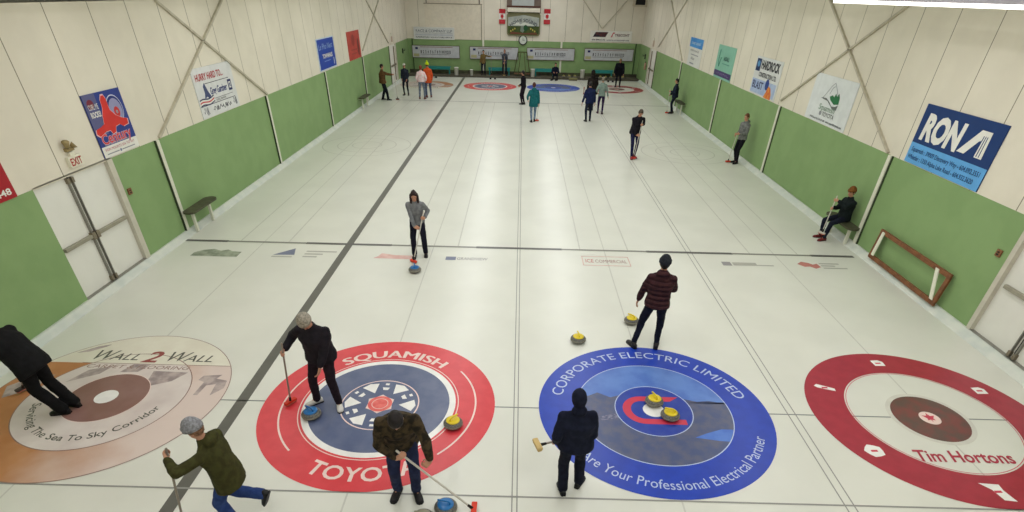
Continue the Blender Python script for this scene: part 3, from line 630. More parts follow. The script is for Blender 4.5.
sp(t, 'hills', [(.3, .66), (.6, .74), (.8, .9), (1.0, .72), (1.3, .85), (1.6, .78), (wd-.3, .66)], sgn((214, 218, 206)), 3); sp(t, 'river', [(1.05, .62), (1.3, .62), (1.35, .4), (1.2, .2), (1.0, .3)], sgn((120, 134, 120)), 4)
sp(t, 'tree_mass', circ(1.4, .5, .16, .2), sgn((30, 80, 44)), 5)
for xx, zz in ((.3, .3), (.45, .38), (.6, .45), (wd-.4, .3), (wd-.55, .38), (wd-.7, .46)): sp(t, 'yellow_figure', circ(xx, zz, .05, .06, 10), sgn((196, 186, 84)), 5)
w_ = 2.0; text('lettering', 'HOWE SOUND', t, sgn((60, 66, 74)), w_, .2, lambda u, v: (wd/2+(1.6+v)*math.sin((u-w_/2)/1.6), -.058, -.72+(1.6+v)*math.cos((u-w_/2)/1.6)), .015)
(x0, z0), (x1, z1) = BW(-1.17, 4.17), BW(1.2, 4.42)
t = thing('wall_shelf', 'cream shelf box between the screen and the club sign', 'shelf', (x0, YB-.05, z0)); obj('shelf_box', boxes((0, x1-x0, -.25, 0, 0, z1-z0)), mat('cream_shelf', (232, 226, 208), .5), t, bevel=.01); obj('end_bracket', boxes((-.04, 0, -.2, 0, -.02, .26), (x1-x0, x1-x0+.04, -.2, 0, -.02, .26)), mat('dark_wood', (90, 50, 40), .6), t)
(x0, z0), (x1, z1) = BW(-1.22, 4.47), BW(1.24, 5.35)
t = thing('notice_cabinet', 'dark framed cabinet with pale paper at the top centre of the back wall', 'cabinet', (x0, YB-.05, z0)); wd = x1-x0; ht = z1-z0
obj('cabinet_body', boxes((0, wd, -.12, 0, 0, ht)), mat('dark_grey_wood', (112, 98, 88), .6), t); obj('paper_panel', boxes((.38, wd-.5, -.13, -.12, .08, ht-.1)), sgn((186, 192, 190)), t); obj('bottom_rail', boxes((0, wd, -.15, 0, -.02, .06)), mat('dark_wood', (90, 50, 40), .6), t)
# clock
(x0, z0) = BW(.01, 2.43); t = thing('wall_clock', 'round white wall clock with dark rim between two scoreboards', 'clock', (x0, YB-.05, z0))
bm = bmesh.new(); capsule(bm, (0, 0, 0), (0, -.05, 0), .33, .33, 32, False); obj('rim', bm, M_DARK, t)
bm = bmesh.new(); capsule(bm, (0, -.05, 0), (0, -.056, 0), .265, .265, 32, False); obj('dial', bm, sgn((206, 212, 200)), t)
obj('hand', boxes((-.012, .012, -.062, -.057, -.02, .18)), M_BLACK, t); obj('hand', boxes((-.02, .13, -.062, -.057, -.012, .012)), M_BLACK, t)
# heater box
(x0, z0), (x1, z1) = BW(7.85, 4.66), BW(8.8, 5.5)
t = thing('wall_heater', 'dark heater box with cream rim high in the right back corner', 'heater', (x0, YB-.02, z0)); wd = x1-x0
obj('housing', boxes((0, wd, -.45, 0, 0, .9)), mat('heater_cream', (200, 190, 168), .5), t); obj('grille', boxes((.12, wd-.15, -.46, -.45, .1, .8)), M_BLACK, t)

# exit sign with emergency lamps
t = thing('exit_sign', 'small white EXIT sign with red letters above the left double door', 'sign', (XL, 3.93, 2.44), LW); t['th'] = .07
obj('sign_box', boxes((0, .36, -.07, 0, 0, .19)), mat('sign_plastic', (232, 228, 208), .4), t, bevel=.005); st(t, 'EXIT', .03, .03, .3, .13, sgn((176, 62, 54)), .02)
obj('sign_neck', boxes((.12, .24, -.05, 0, .19, .26)), mat('sign_plastic', (232, 228, 208), .4), t)
t = thing('emergency_light', 'twin brass emergency lamp above the EXIT sign', 'lamp', (XL, 4.1, 2.72), LW)
obj('mount', boxes((-.1, .1, -.06, 0, 0, .06)), mat('aged_brass', (158, 140, 96), .5), t)
for s_ in (-1, 1):
    bm = bmesh.new(); capsule(bm, (s_*.05, -.05, .06), (s_*.1, -.1, .14-.04*s_), .03, .065, 12, False); h_ = obj('lamp_head', bm, mat('aged_brass', (158, 140, 96), .5), t, True)
t = thing('exit_light', 'small pale box above the far right white door', 'lamp', (XR, 36.0, 2.5), RW)
obj('box', boxes((0, .2, -.08, 0, 0, .35)), mat('pale_pink_box', (206, 186, 170), .5), t); obj('bracket', boxes((.05, .12, -.05, 0, .35, .5)), M_TRIM, t)
t = thing('exit_light', 'small pale box above the far left white door', 'lamp', (XL, 34.6, 2.5), LW)
obj('box', boxes((0, .2, -.08, 0, 0, .3)), mat('pale_pink_box', (206, 186, 170), .5), t); obj('bracket', boxes((.05, .12, -.05, 0, .3, .5)), M_TRIM, t)
for lab, x, y, rz in (('brown outlet box on the green wall right of the left double door', XL, 5.29, LW), ('brown outlet box on the green wall near the right doorway', XR, 2.95, RW)):
    t = thing('outlet_box', lab, 'outlet', (x, y, 1.52), rz); M_BRP = mat('brown_plastic', (136, 92, 62), .5)
    obj('cover_plate', boxes((-.06, .06, -.03, 0, 0, .13)), M_BRP, t, bevel=.004); obj('socket', boxes((-.025, .025, -.036, -.03, .03, .055), (-.025, .025, -.036, -.03, .075, .1)), M_DARK, t)
# benches fixed to walls
def bench(label, x, y0, y1, side, z=.6):
    s = 1 if side < 0 else -1; t = thing('wall_bench', label, 'bench', (x, (y0+y1)/2, 0)); L_ = (y1-y0)/2
    bm = bmesh.new(); n = 10; pts = []
    for sy in (-1, 1):
        for k in range(7):
            a = R(-90+k*30) if sy > 0 else R(90+k*30); pts.append((s*.21+.17*math.sin(a)*-1*0+ (.17*math.cos(a+PI/2)), sy*(L_-.17)+sy*0+.17*math.sin(a+PI/2)))
    a = [bm.verts.new((s*.21+.17*math.cos(2*PI*k/24), (L_-.17)*(1 if 0 <= k <= 12 else -1)+.17*math.sin(2*PI*k/24), z)) for k in range(24)]
    b = [bm.verts.new((v.co.x, v.co.y, z-.045)) for v in a]; bm.faces.new(a); bm.faces.new(b[::-1])
    for i in range(24): bm.faces.new((a[i], b[i], b[(i+1) % 24], a[(i+1) % 24]))
    obj('seat', bm, mat('dark_olive_bench_board', (82, 84, 62), .6, (70, 70, 52)), t)
    for q in (-.62, .62):
        lg = obj('leg', boxes((s*.16, s*.22, q*L_*1.0-.035, q*L_+.035, 0.02, z-.045)), M_TRIM, t)
    for q in (-.62, .62): obj('wall_bracket', boxes((s*0, s*.2, q*L_-.03, q*L_+.03, z-.1, z-.045)), M_TRIM, t)
bench('dark wall bench on two white legs near the left double door', XL, 6.72, 8.1, -1)
bench('dark wall bench with white legs under the seated person on the right', XR, 6.95, 8.35, 1, .52)
bench('dark wall bench far down the left wall behind the man in brown', XL, 24.6, 26.2, -1)
bench('dark wall bench far down the right wall behind the dark clothed player', XR, 25.3, 26.8, 1)
# wooden frame leaning on the right wall
t = thing('leaning_rack', 'long empty brown wooden frame with two white straps leaning on the right wall', 'frame', (XR-.05, 3.62, .12), RW+PI)
M_BRW = mat('brown_stained_wood', (136, 88, 56), .55, (112, 72, 46), 9)
Lf, Hf = 2.5, .62
fr = [((0, 0), (Lf, 0)), ((0, Hf), (Lf, Hf)), ((0, 0), (0, Hf)), ((Lf, 0), (Lf, Hf))]
def leanp(u, v, d): return V((u, .05*(1-v/Hf)+.01+d, v))
for (a, b) in fr:
    bm = bmesh.new(); pa, pb = leanp(*a, 0), leanp(*b, 0)
    if a[1] == b[1]: box(bm, -.05, Lf+.05, pa.y, pa.y+.05, pa.z, pa.z+.1)
    else:
        vs = [bm.verts.new(leanp(a[0]+i*.05, v, d)) for v in (.08, Hf+.02) for i in (-1, 1) for d in (0, .05)]; bmesh.ops.convex_hull(bm, input=vs)
    obj('rail' if a[1] == b[1] else 'end_board', bm, M_BRW, t, bevel=.006)
for u, v in ((.08, .36), (Lf-.1, Lf-.1)):
    bm = bmesh.new(); vs = [bm.verts.new(leanp(uu+i*.05, vv, d)) for uu, vv in ((u, .1), (v, Hf+.06)) for i in (-1, 1) for d in (.052, .07)]; bmesh.ops.convex_hull(bm, input=vs)
    obj('white_strap', bm, mat('white_strap', (234, 234, 214), .6), t)

# ------------------------------------------------------------------ curling stones
M_GRAN = mat('speckled_granite', (112, 110, 102), .35, (74, 74, 70), 60, spec=.5); M_BAND = mat('rough_granite_band', (146, 142, 130), .7, (120, 116, 104), 60)
H_Y = mat('yellow_handle_plastic', (232, 206, 30), .3, spec=.5); H_B = mat('blue_handle_plastic', (22, 110, 178), .3, spec=.5)
def stone(label, x, y, m, rz=0, group=None):
    t = thing('curling_stone', label, 'curling stone', (x, y, .006), rz, group)
    bm = bmesh.new(); lathe(bm, [(.05, 0), (.075, .004), (.11, .012), (.135, .03), (.143, .045), (.145, .058), (.143, .07), (.135, .088), (.118, .103), (.09, .112), (.04, .114)], 32); g = obj('granite_body', bm, M_GRAN, t, True)
    bm = bmesh.new(); lathe(bm, [(.140, .040), (.1462, .046), (.1468, .058), (.1462, .07), (.140, .076)], 32); obj('striking_band', bm, M_BAND, g, True)
    bm = bmesh.new(); lathe(bm, [(.02, .110), (.10, .110), (.104, .116), (.098, .124), (.07, .130), (.02, .132)], 28); h = obj('handle_cap', bm, m, t, True)
    bm = bmesh.new(); tube(bm, [V((0, -.055, .125)), V((0, -.06, .155)), V((0, -.035, .175)), V((0, .03, .178)), V((0, .09, .172))], .014, 10); obj('handle_grip', bm, m, h, True)
    return t
stone('yellow handled stone on the red ring of the SQUAMISH TOYOTA target', -.95, -.48, H_Y, R(-40))
stone('blue handled stone at the white shoes of the player in the grey beanie', -3.14, -.35, H_B, R(60))
stone('yellow handled stone left of its twin on the button of the blue target', 2.22, .18, H_Y, R(20))
stone('yellow handled stone right of its twin on the blue target', 2.4, -.16, H_Y, R(70))
stone('yellow handled stone alone on white ice above the blue target', 1.15, 2.0, H_Y, R(10))
stone('yellow handled stone in front of the man in the maroon jacket', 2.28, 2.75, H_Y, R(50))
stone('blue handled stone in front of the sweeping woman in grey', -2.42, 4.86, H_B, R(15))
stone('blue handled stone by the red brush of the camouflage jacket man', -.87, -2.08, H_B, R(80))
t = stone('pale stone cut by the bottom edge left of the blue handled one', -1.13, -2.27, mat('pale_handle_plastic', (150, 148, 128), .4), R(80))

# ------------------------------------------------------------------ brooms
M_SHAFT = mat('white_shaft', (206, 200, 190), .35, spec=.5); M_SHAFTD = mat('grey_shaft', (150, 140, 128), .4)
BR_RED = mat('red_brush', (216, 62, 40), .6); BR_TAN = mat('tan_brush', (206, 178, 120), .8); BR_DK = mat('dark_brush', (70, 60, 56), .7)
def broom(label, top, bot, hm, shaft=None, across=None, flatpad=True):
    top, bot = V(top), V(bot); d = (top-bot).normalized()
    t = thing('curling_broom', label, 'broom', bot)
    bm = bmesh.new(); capsule(bm, d*.03, (top-bot), .0135, .0135, 10); obj('shaft', bm, shaft or M_SHAFT, t, True)
    bm = bmesh.new(); capsule(bm, d*.02, d*.11, .022, .017, 10); obj('ferrule', bm, M_DARK, t, True)
    ac = V(across) if across else V((d.y, -d.x, 0))
    if ac.length < .05: ac = V((1, 0, 0))
    ac.normalize(); up = V((0, 0, 1)) if flatpad else d; fr = ac.cross(up).normalized(); up = fr.cross(ac).normalized()
    if up.z < 0: up = -up
    def pad(w1, w2, h0, h1, nm, m, par):
        bm = bmesh.new(); vs = [bm.verts.new(ac*i*w1+fr*j*w2+up*k) for i in (-1, 1) for j in (-1, 1) for k in (h0, h1)]; bmesh.ops.convex_hull(bm, input=vs)
        return obj(nm, bm, m, par, bevel=.006)
    h = pad(.10, .035, 0.0, .04, 'brush_head', hm, t); pad(.095, .03, -.022, 0.0, 'brush_pad', BR_TAN if hm is BR_TAN else mat('pale_pad', (196, 120, 100), .9), h)
    return t

# ------------------------------------------------------------------ people
SKIN = mat('skin', (196, 146, 120), .55, (188, 136, 110), 8); LIPS = mat('lips', (168, 96, 88), .5); EYE = mat('eye', (40, 32, 28), .3)
def ik(a, b, l1, l2, hint):
    d = b-a; L = d.length; mx = (l1+l2)*.995
    if L > mx: b = a+d*(mx/L); L = mx; d = b-a
    u = d/L; x = (l1*l1-l2*l2+L*L)/(2*L); h = math.sqrt(max(0, l1*l1-x*x)); hn = V(hint)-u*V(hint).dot(u)
    if hn.length < 1e-4: hn = V((0, 0, -1))
    hn.normalize(); return a+u*x+hn*h, b
NP = 0
def person(label, loc, face, H=1.72, lean=4, pelvis=(0, 0, 0), twist=0, head=(0, 0), feet=None, toes=(12, -12), pitch=(0, 0), hands=None, elbow=None, knee=None, grip=(None, None),
           jacket=(40, 42, 50), j2=None, hem=.14, puff=1.0, quilt=0, pants=(34, 36, 48), p2=None, flare=1.0, shoes=(28, 28, 30), sole=None, hair=(50, 36, 28), hairlen=0, hat=None, hatstyle='beanie',
           hood=None, glove=None, near=True, ptop=.16, collar=True, extra=None):
    """face 0 looks away along +y, 90 to the left, 180 to the camera. Local frame: x right, y forward, z up."""
    global NP; NP += 1
    s = H/1.75; t = thing('person', label, 'person', (loc[0], loc[1], loc[2] if len(loc) > 2 else 0), R(face)); t.scale = (s, s, s)
    p = V((0, 0, .955))+V(pelvis); L = R(lean); d = V((0, math.sin(L), math.cos(L))); X0 = V((1, 0, 0)); tw = R(twist)
    f0 = V((0, math.cos(L), -math.sin(L))); X = (X0*math.cos(tw)+f0*math.sin(tw)); F = X.cross(d)*-1 if X.cross(d).dot(f0) < 0 else X.cross(d)
    neck = p+d*.50; sw = .175*(1+(puff-1)*.35); sh = [p+d*.418-X*sw, p+d*.418+X*sw]; hip = [p+V((-.09, 0, -.03)), p+V((.09, 0, -.03))]
    ht, hy = head                                                  # head tilt forward from the spine, turn
    a = L*.55+R(ht); hu = V((0, math.sin(a), math.cos(a))); hx = V((math.cos(R(hy)), math.sin(R(hy)), 0)); hf = hu.cross(hx)
    if hf.y < 0 and abs(hy) < 90: hf = -hf
    hx = (hx-hu*hx.dot(hu)).normalized(); hf = hu.cross(hx).normalized()
    hc = neck+d*.045+hu*.125+V((0, .015, 0))
    if feet is None: feet = [(-.12, .02), (.12, -.02)]
    FT_ = [V((q[0], q[1], q[2] if len(q) > 2 else 0)) for q in feet]; ank = []
    fdir = []
    for i in (0, 1):
        ya = R(toes[i]); pt = R(pitch[i]); fd = V((-math.sin(ya), math.cos(ya), 0)); fu = V((0, 0, 1)); fd2 = fd*math.cos(pt)-fu*math.sin(pt); fu2 = fu*math.cos(pt)+fd*math.sin(pt)
        fdir.append((fd2, fu2)); ank.append(FT_[i]+fu2*.085)
    kn = []
    for i in (0, 1):
        kh = knee[i] if knee else (0.15*(-1 if i == 0 else 1), 1, 0); k_, a_ = ik(hip[i], ank[i], .44, .43, kh); kn.append(k_)
        if (a_-ank[i]).length > .001: FT_[i] += a_-ank[i]; ank[i] = a_
    if hands is None: hands = [(-.25, .06, .80), (.25, .06, .80)]
    el, wr, hnd = [], [], []
    for i in (0, 1):
        sg_ = -1 if i == 0 else 1; hp = V(hands[i]); eh = elbow[i] if elbow else (sg_*.5, -1, -.3)
        if grip[i] is not None:
            A = V(grip[i]).normalized(); e0, _ = ik(sh[i], hp, .29, .34, eh); D = hp-e0; D = (D-A*D.dot(A)).normalized(); N = A.cross(D).normalized()
            inner = (p+d*.3)-hp
            if N.dot(inner) < 0: N = -N
            w_ = hp-D*.075-N*.028; curl = 66
        else:
            e0, _ = ik(sh[i], hp, .29, .26, eh); w_ = hp; D = None; curl = 22; N = None
        e_, w_ = ik(sh[i], w_, .29, .26, eh)
        if D is None:
            D = (w_-e_).normalized(); N = (X*-sg_); N = (N-D*N.dot(D)).normalized()
        el.append(e_); wr.append(w_); hnd.append((D, N, curl))
    # --- body, one continuous surface
    bm = bmesh.new()
    loft(bm, [(p+V((0, 0, -.10)), X0*.10, f0*.08), (p, X0*.15, f0*.10), (p+d*.14, (X0+X).normalized()*.13, f0*.09), (p+d*.32, X*.155, F*.105), (p+d*.43, X*.16, F*.085), (p+d*.48, X*.09, F*.06), (p+d*.5, X*.05, F*.05)], 16)
    capsule(bm, p+d*.44, hc-hu*.06, .056, .052)
    ellip(bm, hc+hu*.02, hx*.074, hf*.094, hu*.105); ellip(bm, hc-hu*.05+hf*.02, hx*.058, hf*.068, hu*.066)
    capsule(bm, hc+hf*.088+hu*.012, hc+hf*.106-hu*.022, .009, .014, 8); ellip(bm, hc+hf*.078+hu*.03, hx*.05, hf*.016, hu*.012, 10)
    for sg_ in (-1, 1): ellip(bm, hc+hx*.075*sg_-hu*.005-hf*.005, hx*.012, hf*.022, hu*.034, 8)
    for i in (0, 1):
        sg_ = -1 if i == 0 else 1
        capsule(bm, sh[i], el[i], .05, .04); capsule(bm, el[i], wr[i], .04, .027); capsule(bm, hip[i], kn[i], .085, .052); capsule(bm, kn[i], ank[i], .052, .036)
        capsule(bm, ank[i], ank[i]-fdir[i][1]*.045+fdir[i][0]*.10, .030, .018)
        D, N, curl = hnd[i]; S = D.cross(N).normalized()
        if S.dot(X)*sg_ > 0: S = -S                              # thumb side toward the body
        loft(bm, [(wr[i]-D*.01, S*.027, N*.02), (wr[i]+D*.03, S*.036, N*.018), (wr[i]+D*.085, S*.042, N*.015), (wr[i]+D*.092, S*.038, N*.010)], 12)
        for j, (o_, ls) in enumerate(((.031, (.040, .025, .020)), (.0105, (.045, .028, .021)), (-.0105, (.042, .026, .021)), (-.031, (.033, .021, .018)))):
            q = wr[i]+D*.085+S*o_; an = R(curl*.7)
            for l_, rr_ in zip(ls, (.0092, .0085, .0078)):
                dd = D*math.cos(an)+N*math.sin(an); q2 = q+dd*l_; capsule(bm, q, q2, rr_, rr_-.0005, 7); q = q2; an += R(curl)
        q = wr[i]+D*.025+S*.032; td = (D*.65+S*.6+N*(.5 if curl < 40 else .9)).normalized(); q2 = q+td*.038; capsule(bm, q, q2, .013, .011, 8); td = (td+D*.5+(N*.2 if curl < 40 else -S*.9)).normalized(); capsule(bm, q2, q2+td*.032, .011, .0085, 8)
    me = fuse(bm, .0075 if near else .010, .45 if near else .35, 2); link('body', me, SKIN, t, True)
    fz = hc+hf*.09+hu*.008
    for sg_ in (-1, 1):
        bm = bmesh.new(); ellip(bm, hc+hf*.084+hu*.012+hx*.031*sg_, hx*.014, hf*.009, hu*.0075, 10); obj('eye', bm, EYE, t, True)
    bm = bmesh.new(); ellip(bm, hc+hf*.089-hu*.052, hx*.024, hf*.008, hu*.008, 10); obj('lips', bm, LIPS, t, True)
    # --- jacket
    k = puff; bm = bmesh.new(); hd = V((0, math.sin(L*.35), math.cos(L*.35)))
    loft(bm, [(p-hd*hem, X0*.19*k, f0*.15*k), (p-hd*(hem*.5), X0*.195*k, f0*.15*k), (p+d*.04, X0*.18*k, f0*.135*k), (p+d*.16, (X0+X).normalized()*.172*k, f0*.13*k), (p+d*.32, X*.195*k, F*.14*k), (p+d*.41, X*.175, F*.125), (p+d*.46, X*.12, F*.095), (p+d*.51, X*.075, F*.07)], 20)
    if collar: loft(bm, [(p+d*.47, X*.09, F*.075), (p+d*.535+hu*.01, X*.074, F*.07), (p+d*.54+hu*.012, X*.06, F*.056)], 16)
    for i in (0, 1):
        sg_ = -1 if i == 0 else 1; capsule(bm, p+d*.455+X*.05*sg_, sh[i]-X*.01*sg_, .066, .06); capsule(bm, p+d*.38+X*.07*sg_, sh[i], .09, .066); capsule(bm, sh[i], el[i], .066*(.5+k*.5), .056*k); capsule(bm, el[i], wr[i]-(wr[i]-el[i]).normalized()*.035, .057*k, .042*k)
    if hood == 'down': ellip(bm, neck-F*.075+d*.01, X*.12, F*.06, d*.075)
    me = fuse(bm, .015 if near else .02, .8, 4, .012, 6, NP); jk = link('jacket', me, cloth(jacket, j2, quilt=quilt), t, True)
    # --- trousers
    bm = bmesh.new(); loft(bm, [(p+V((0, 0, -.13)), X0*.13, V((0, .10, 0))), (p+V((0, 0, -.06)), X0*.17, V((0, .125, 0))), (p+d*.05, X0*.165, f0*.12), (p+d*.1, X0*.15, f0*.11)], 18)
    for i in (0, 1):
        capsule(bm, hip[i], kn[i], .098, .068*(1+(flare-1)*.4)); lo = ank[i]+(kn[i]-ank[i]).normalized()*.005
        capsule(bm, kn[i], lo, .068*(1+(flare-1)*.4), .052*flare)
    me = fuse(bm, .015 if near else .02, .8, 3, .010, 7, NP+3); link('trousers', me, cloth(pants, p2), t, True)
    # --- shoes
    for i in (0, 1):
        fd, fu = fdir[i]; sd = fd.cross(fu).normalized(); b = FT_[i]
        bm = bmesh.new()
        loft(bm, [(b-fd*.085+fu*.045, sd*.026, fu*.03), (b-fd*.07+fu*.05, sd*.038, fu*.045), (b-fd*.02+fu*.055, sd*.043, fu*.053), (b+fd*.04+fu*.045, sd*.044, fu*.042), (b+fd*.10+fu*.035, sd*.05, fu*.033), (b+fd*.155+fu*.03, sd*.046, fu*.028), (b+fd*.185+fu*.026, sd*.028, fu*.02)], 14)
        capsule(bm, b+fu*.05-fd*.01, b+fu*.12-fd*.012, .044, .048, 12, False)
        so = obj('shoe', bm, mat('shoe_%d_%d_%d' % shoes, shoes, .5), t, True)
        bm = bmesh.new(); pts = [(-.09, .028), (-.06, .042), (0, .043), (.06, .046), (.12, .051), (.17, .045), (.195, .02)]; poly_ = [b+fd*a+sd*w_ for a, w_ in pts]+[b+fd*a-sd*w_ for a, w_ in pts[::-1]]
        a_ = [bm.verts.new(q+fu*.002) for q in poly_]; c_ = [bm.verts.new(q+fu*.022) for q in poly_]; bm.faces.new(a_); bm.faces.new(c_[::-1])
        for j in range(len(a_)): bm.faces.new((a_[j], c_[j], c_[(j+1) % len(a_)], a_[(j+1) % len(a_)]))
        so2 = sole or tuple(int(c*.6) for c in shoes); obj('sole', bm, mat('sole_%d_%d_%d' % so2, so2, .6), so)
    # --- hair, hat, hood
    if hair and not (hood == 'up'):
        bm = bmesh.new(); cut = hc+hu*.03+hf*.055; nrm = (hu*.55-hf*.83).normalized()
        dome(bm, hc+hu*.022-hf*.006, hx*.086, hf*.104, hu*.116, cut, nrm)
        if hairlen:
            ellip(bm, hc-hf*.055-hu*.06, hx*.085, hf*.055, hu*(.10+hairlen*.5))
            for sg_ in (-1, 1): ellip(bm, hc+hx*.082*sg_+hf*.0-hu*(.04+hairlen*.35), hx*.034, hf*.055, hu*(.09+hairlen*.5), 10)
            ellip(bm, hc-hf*.07-hu*(.09+hairlen*.6), hx*.09, hf*.045, hu*(.09+hairlen*.3))
        me = fuse(bm, .009, .7, 3, .006, 22, NP); link('hair', me, mat('hair_%d_%d_%d' % hair, hair, .6, tuple(int(c*.7) for c in hair), 30), t, True)
    if hat:
        hm_ = cloth(hat, scale=40) if hatstyle != 'ball' else mat('cap', hat, .6)
        bm = bmesh.new()
        if hatstyle == 'beanie':
            dome(bm, hc+hu*.035-hf*.008, hx*.097, hf*.112, hu*.13, hc+hu*.03, (hu-hf*.12).normalized()); b_ = obj('hat', bm, hm_, t, True)
            bm = bmesh.new(); hn = (hu-hf*.12).normalized(); c0 = hc+hu*.03; fy = (hf-hn*hf.dot(hn)).normalized(); loft(bm, [(c0-hn*.012, hx*.092, fy*.108), (c0-hn*.008, hx*.101, fy*.117), (c0+hn*.035, hx*.101, fy*.117), (c0+hn*.042, hx*.092, fy*.108)], 24); obj('hat_brim', bm, hm_, b_, True)
            if extra == 'pompom':
                bm = bmesh.new(); ellip(bm, hc+hu*.185-hf*.01, hx*.04, hf*.04, hu*.04); obj('pompom', bm, hm_, b_, True)
        else:
            dome(bm, hc+hu*.035-hf*.008, hx*.093, hf*.108, hu*.10, hc+hu*.045, hu); b_ = obj('hat', bm, hm_, t, True)
            bm = bmesh.new(); loft(bm, [(hc+hu*.05+hf*.05, hx*.07, hu*.008), (hc+hu*.045+hf*.12, hx*.07, hu*.008), (hc+hu*.038+hf*.165, hx*.045, hu*.006)], 14); obj('hat_peak', bm, hm_, b_, True)
    if extra == 'scarf':
        bm = bmesh.new(); ellip(bm, neck+hu*.015-F*.01, X*.105, F*.10, hu*.062); me = fuse(bm, .012, .8, 3, .008, 10, NP); link('neck_scarf', me, cloth((48, 50, 58)), t, True)
    if hood == 'up':
        bm = bmesh.new(); dome(bm, hc+hu*.015-hf*.012, hx*.105, hf*.122, hu*.142, hc+hf*.055, -hf); ellip(bm, neck-F*.03+d*.02, X*.11, F*.085, d*.09)
        me = fuse(bm, .010, .7, 4, .006, 12, NP); link('hood', me, cloth(jacket, j2), t, True)
    t['_'] = 0; del t['_']
    mw = Matrix.Translation(t.location) @ Matrix.Rotation(R(face), 4, 'Z') @ Matrix.Scale(s, 4)
    return t, (lambda q: mw @ V(q))
def lerp(a, b, f): return V(a)+(V(b)-V(a))*f
def sweeper(label, loc, face, top, bot, f1, f2, blabel, hm, order=(0, 1), shaft=None, **k):
    """both hands on a broom given by top and bottom points in the person's frame; f = how far down the shaft each hand is"""
    A = V(bot)-V(top); h = [None, None]; g = [None, None]
    for i, f in ((order[0], f1), (order[1], f2)):
        if f is None: continue
        h[i] = tuple(lerp(top, bot, f)); g[i] = tuple(A)
    hs = k.pop('hands', [(-.26, .05, .78), (.26, .05, .78)])
    h = [h[i] if h[i] else hs[i] for i in (0, 1)]
    t, W_ = person(label, loc, face, hands=h, grip=g, **k)
    broom(blabel, W_(top), W_(bot), hm, shaft); return t
# foreground
sweeper('person in black bending over a broom at the left edge of the picture', (-6.9, -.36), 88, (.26, .52, .86), (.40, 1.0, .05), .08, .42, 'broom held by the person in black at the left edge', BR_DK, shaft=M_SHAFTD,
        H=1.8, lean=30, pelvis=(-.02, .12, -.02), feet=[(-.06, .0), (.12, -.04)], puff=1.3, jacket=(24, 24, 26), pants=(20, 20, 22), shoes=(18, 18, 20), hair=(40, 34, 30), head=(10, 0), flare=1.6, hem=.2)
sweeper('person in olive parka, grey knit hat and blue jeans walking left with a broom', (-3.28, -2.35), 94, (-.16, .42, 1.46), (-.06, .74, .03), .05, None, 'grey broom pushed ahead by the person in the olive parka', BR_DK, order=(0, 1), shaft=M_SHAFTD,
        H=1.7, lean=10, pelvis=(0, 0, -.02), feet=[(-.1, .06), (.12, -.30, .34)], pitch=(0, 66), hands=[None, (.2, .06, .72)], elbow=[(-1, 0, -.1), (.5, -1, -.3)], knee=[(0, 1, 0), (0, 1, -.3)], jacket=(66, 66, 34), j2=(56, 54, 28), hem=.2, puff=1.12, hood='down', pants=(50, 72, 128), p2=(40, 60, 112), flare=1.35,
        hat=(150, 150, 156), hair=(150, 110, 84), head=(14, 0))
sweeper('player in black with a beige knit hat and white shoes inside the TOYOTA target', (-2.98, .02), 174, (.38, .24, 1.22), (.57, .14, .04), .16, None, 'broom with red brush held upright by the player in the beige hat', BR_RED, order=(1, 0), shaft=M_SHAFTD,
        H=1.76, lean=12, puff=1.26, pelvis=(-.02, -.03, 0), feet=[(-.2, .08), (.17, .05)], toes=(28, -50), hands=[(-.1, .3, .72), None], jacket=(38, 34, 40), j2=(30, 28, 34), hem=.12, pants=(40, 30, 38), flare=1.15, shoes=(222, 218, 212), sole=(40, 38, 40), hat=(168, 160, 146), hair=(120, 90, 70), head=(34, 14))
sweeper('man in brown camouflage jacket and jeans bending to sweep toward the bottom edge', (-1.40, -1.82), 192, (.04, .26, 1.0), (-.78, .44, .05), .06, .42, 'broom with red brush swept by the camouflage jacket man', BR_RED, order=(1, 0), shaft=M_SHAFT,
        H=1.82, lean=27, pelvis=(0, -.06, 0), feet=[(-.11, .02), (.12, -.04)], toes=(12, -22), jacket=(74, 62, 44), j2=(36, 32, 26), puff=1.14, hem=.12, flare=1.2, pants=(42, 50, 82), p2=(34, 40, 68), shoes=(30, 28, 32), hair=(30, 22, 22), head=(48, 0), elbow=[(-1, -.2, 0), (1, -.3, .1)])
sweeper('person seen from behind in navy hooded coat standing on the blue target edge', (.74, -1.66), 5, (.12, .22, .86), (-.52, .06, .84), .0, .62, 'broom with tan brush carried flat by the person in the navy coat', BR_TAN, order=(1, 0), shaft=M_SHAFTD,
        H=1.58, lean=5, head=(14, 0), feet=[(-.13, -.06), (.13, .06)], toes=(6, -35), jacket=(26, 30, 48), j2=(20, 24, 40), puff=1.36, hem=.1, hood='up', pants=(24, 28, 44), flare=1.45, shoes=(22, 24, 30))
person('man seen from behind in maroon quilted jacket above the blue target', (2.42, 1.84), -12, H=1.82, lean=2, pelvis=(.03, 0, 0), feet=[(-.24, -.02), (.16, .06)], toes=(35, -6), hands=[(-.30, .16, .80), (.06, .30, 1.06)], jacket=(68, 40, 42), j2=(58, 34, 38), quilt=.085, puff=1.12, hem=.1,
       hood='down', pants=(26, 28, 44), shoes=(40, 36, 36), hat=(44, 48, 56), extra='scarf', hair=(30, 26, 24), elbow=[(-.6, -.6, -.4), (1, -.2, -.3)], flare=.95)
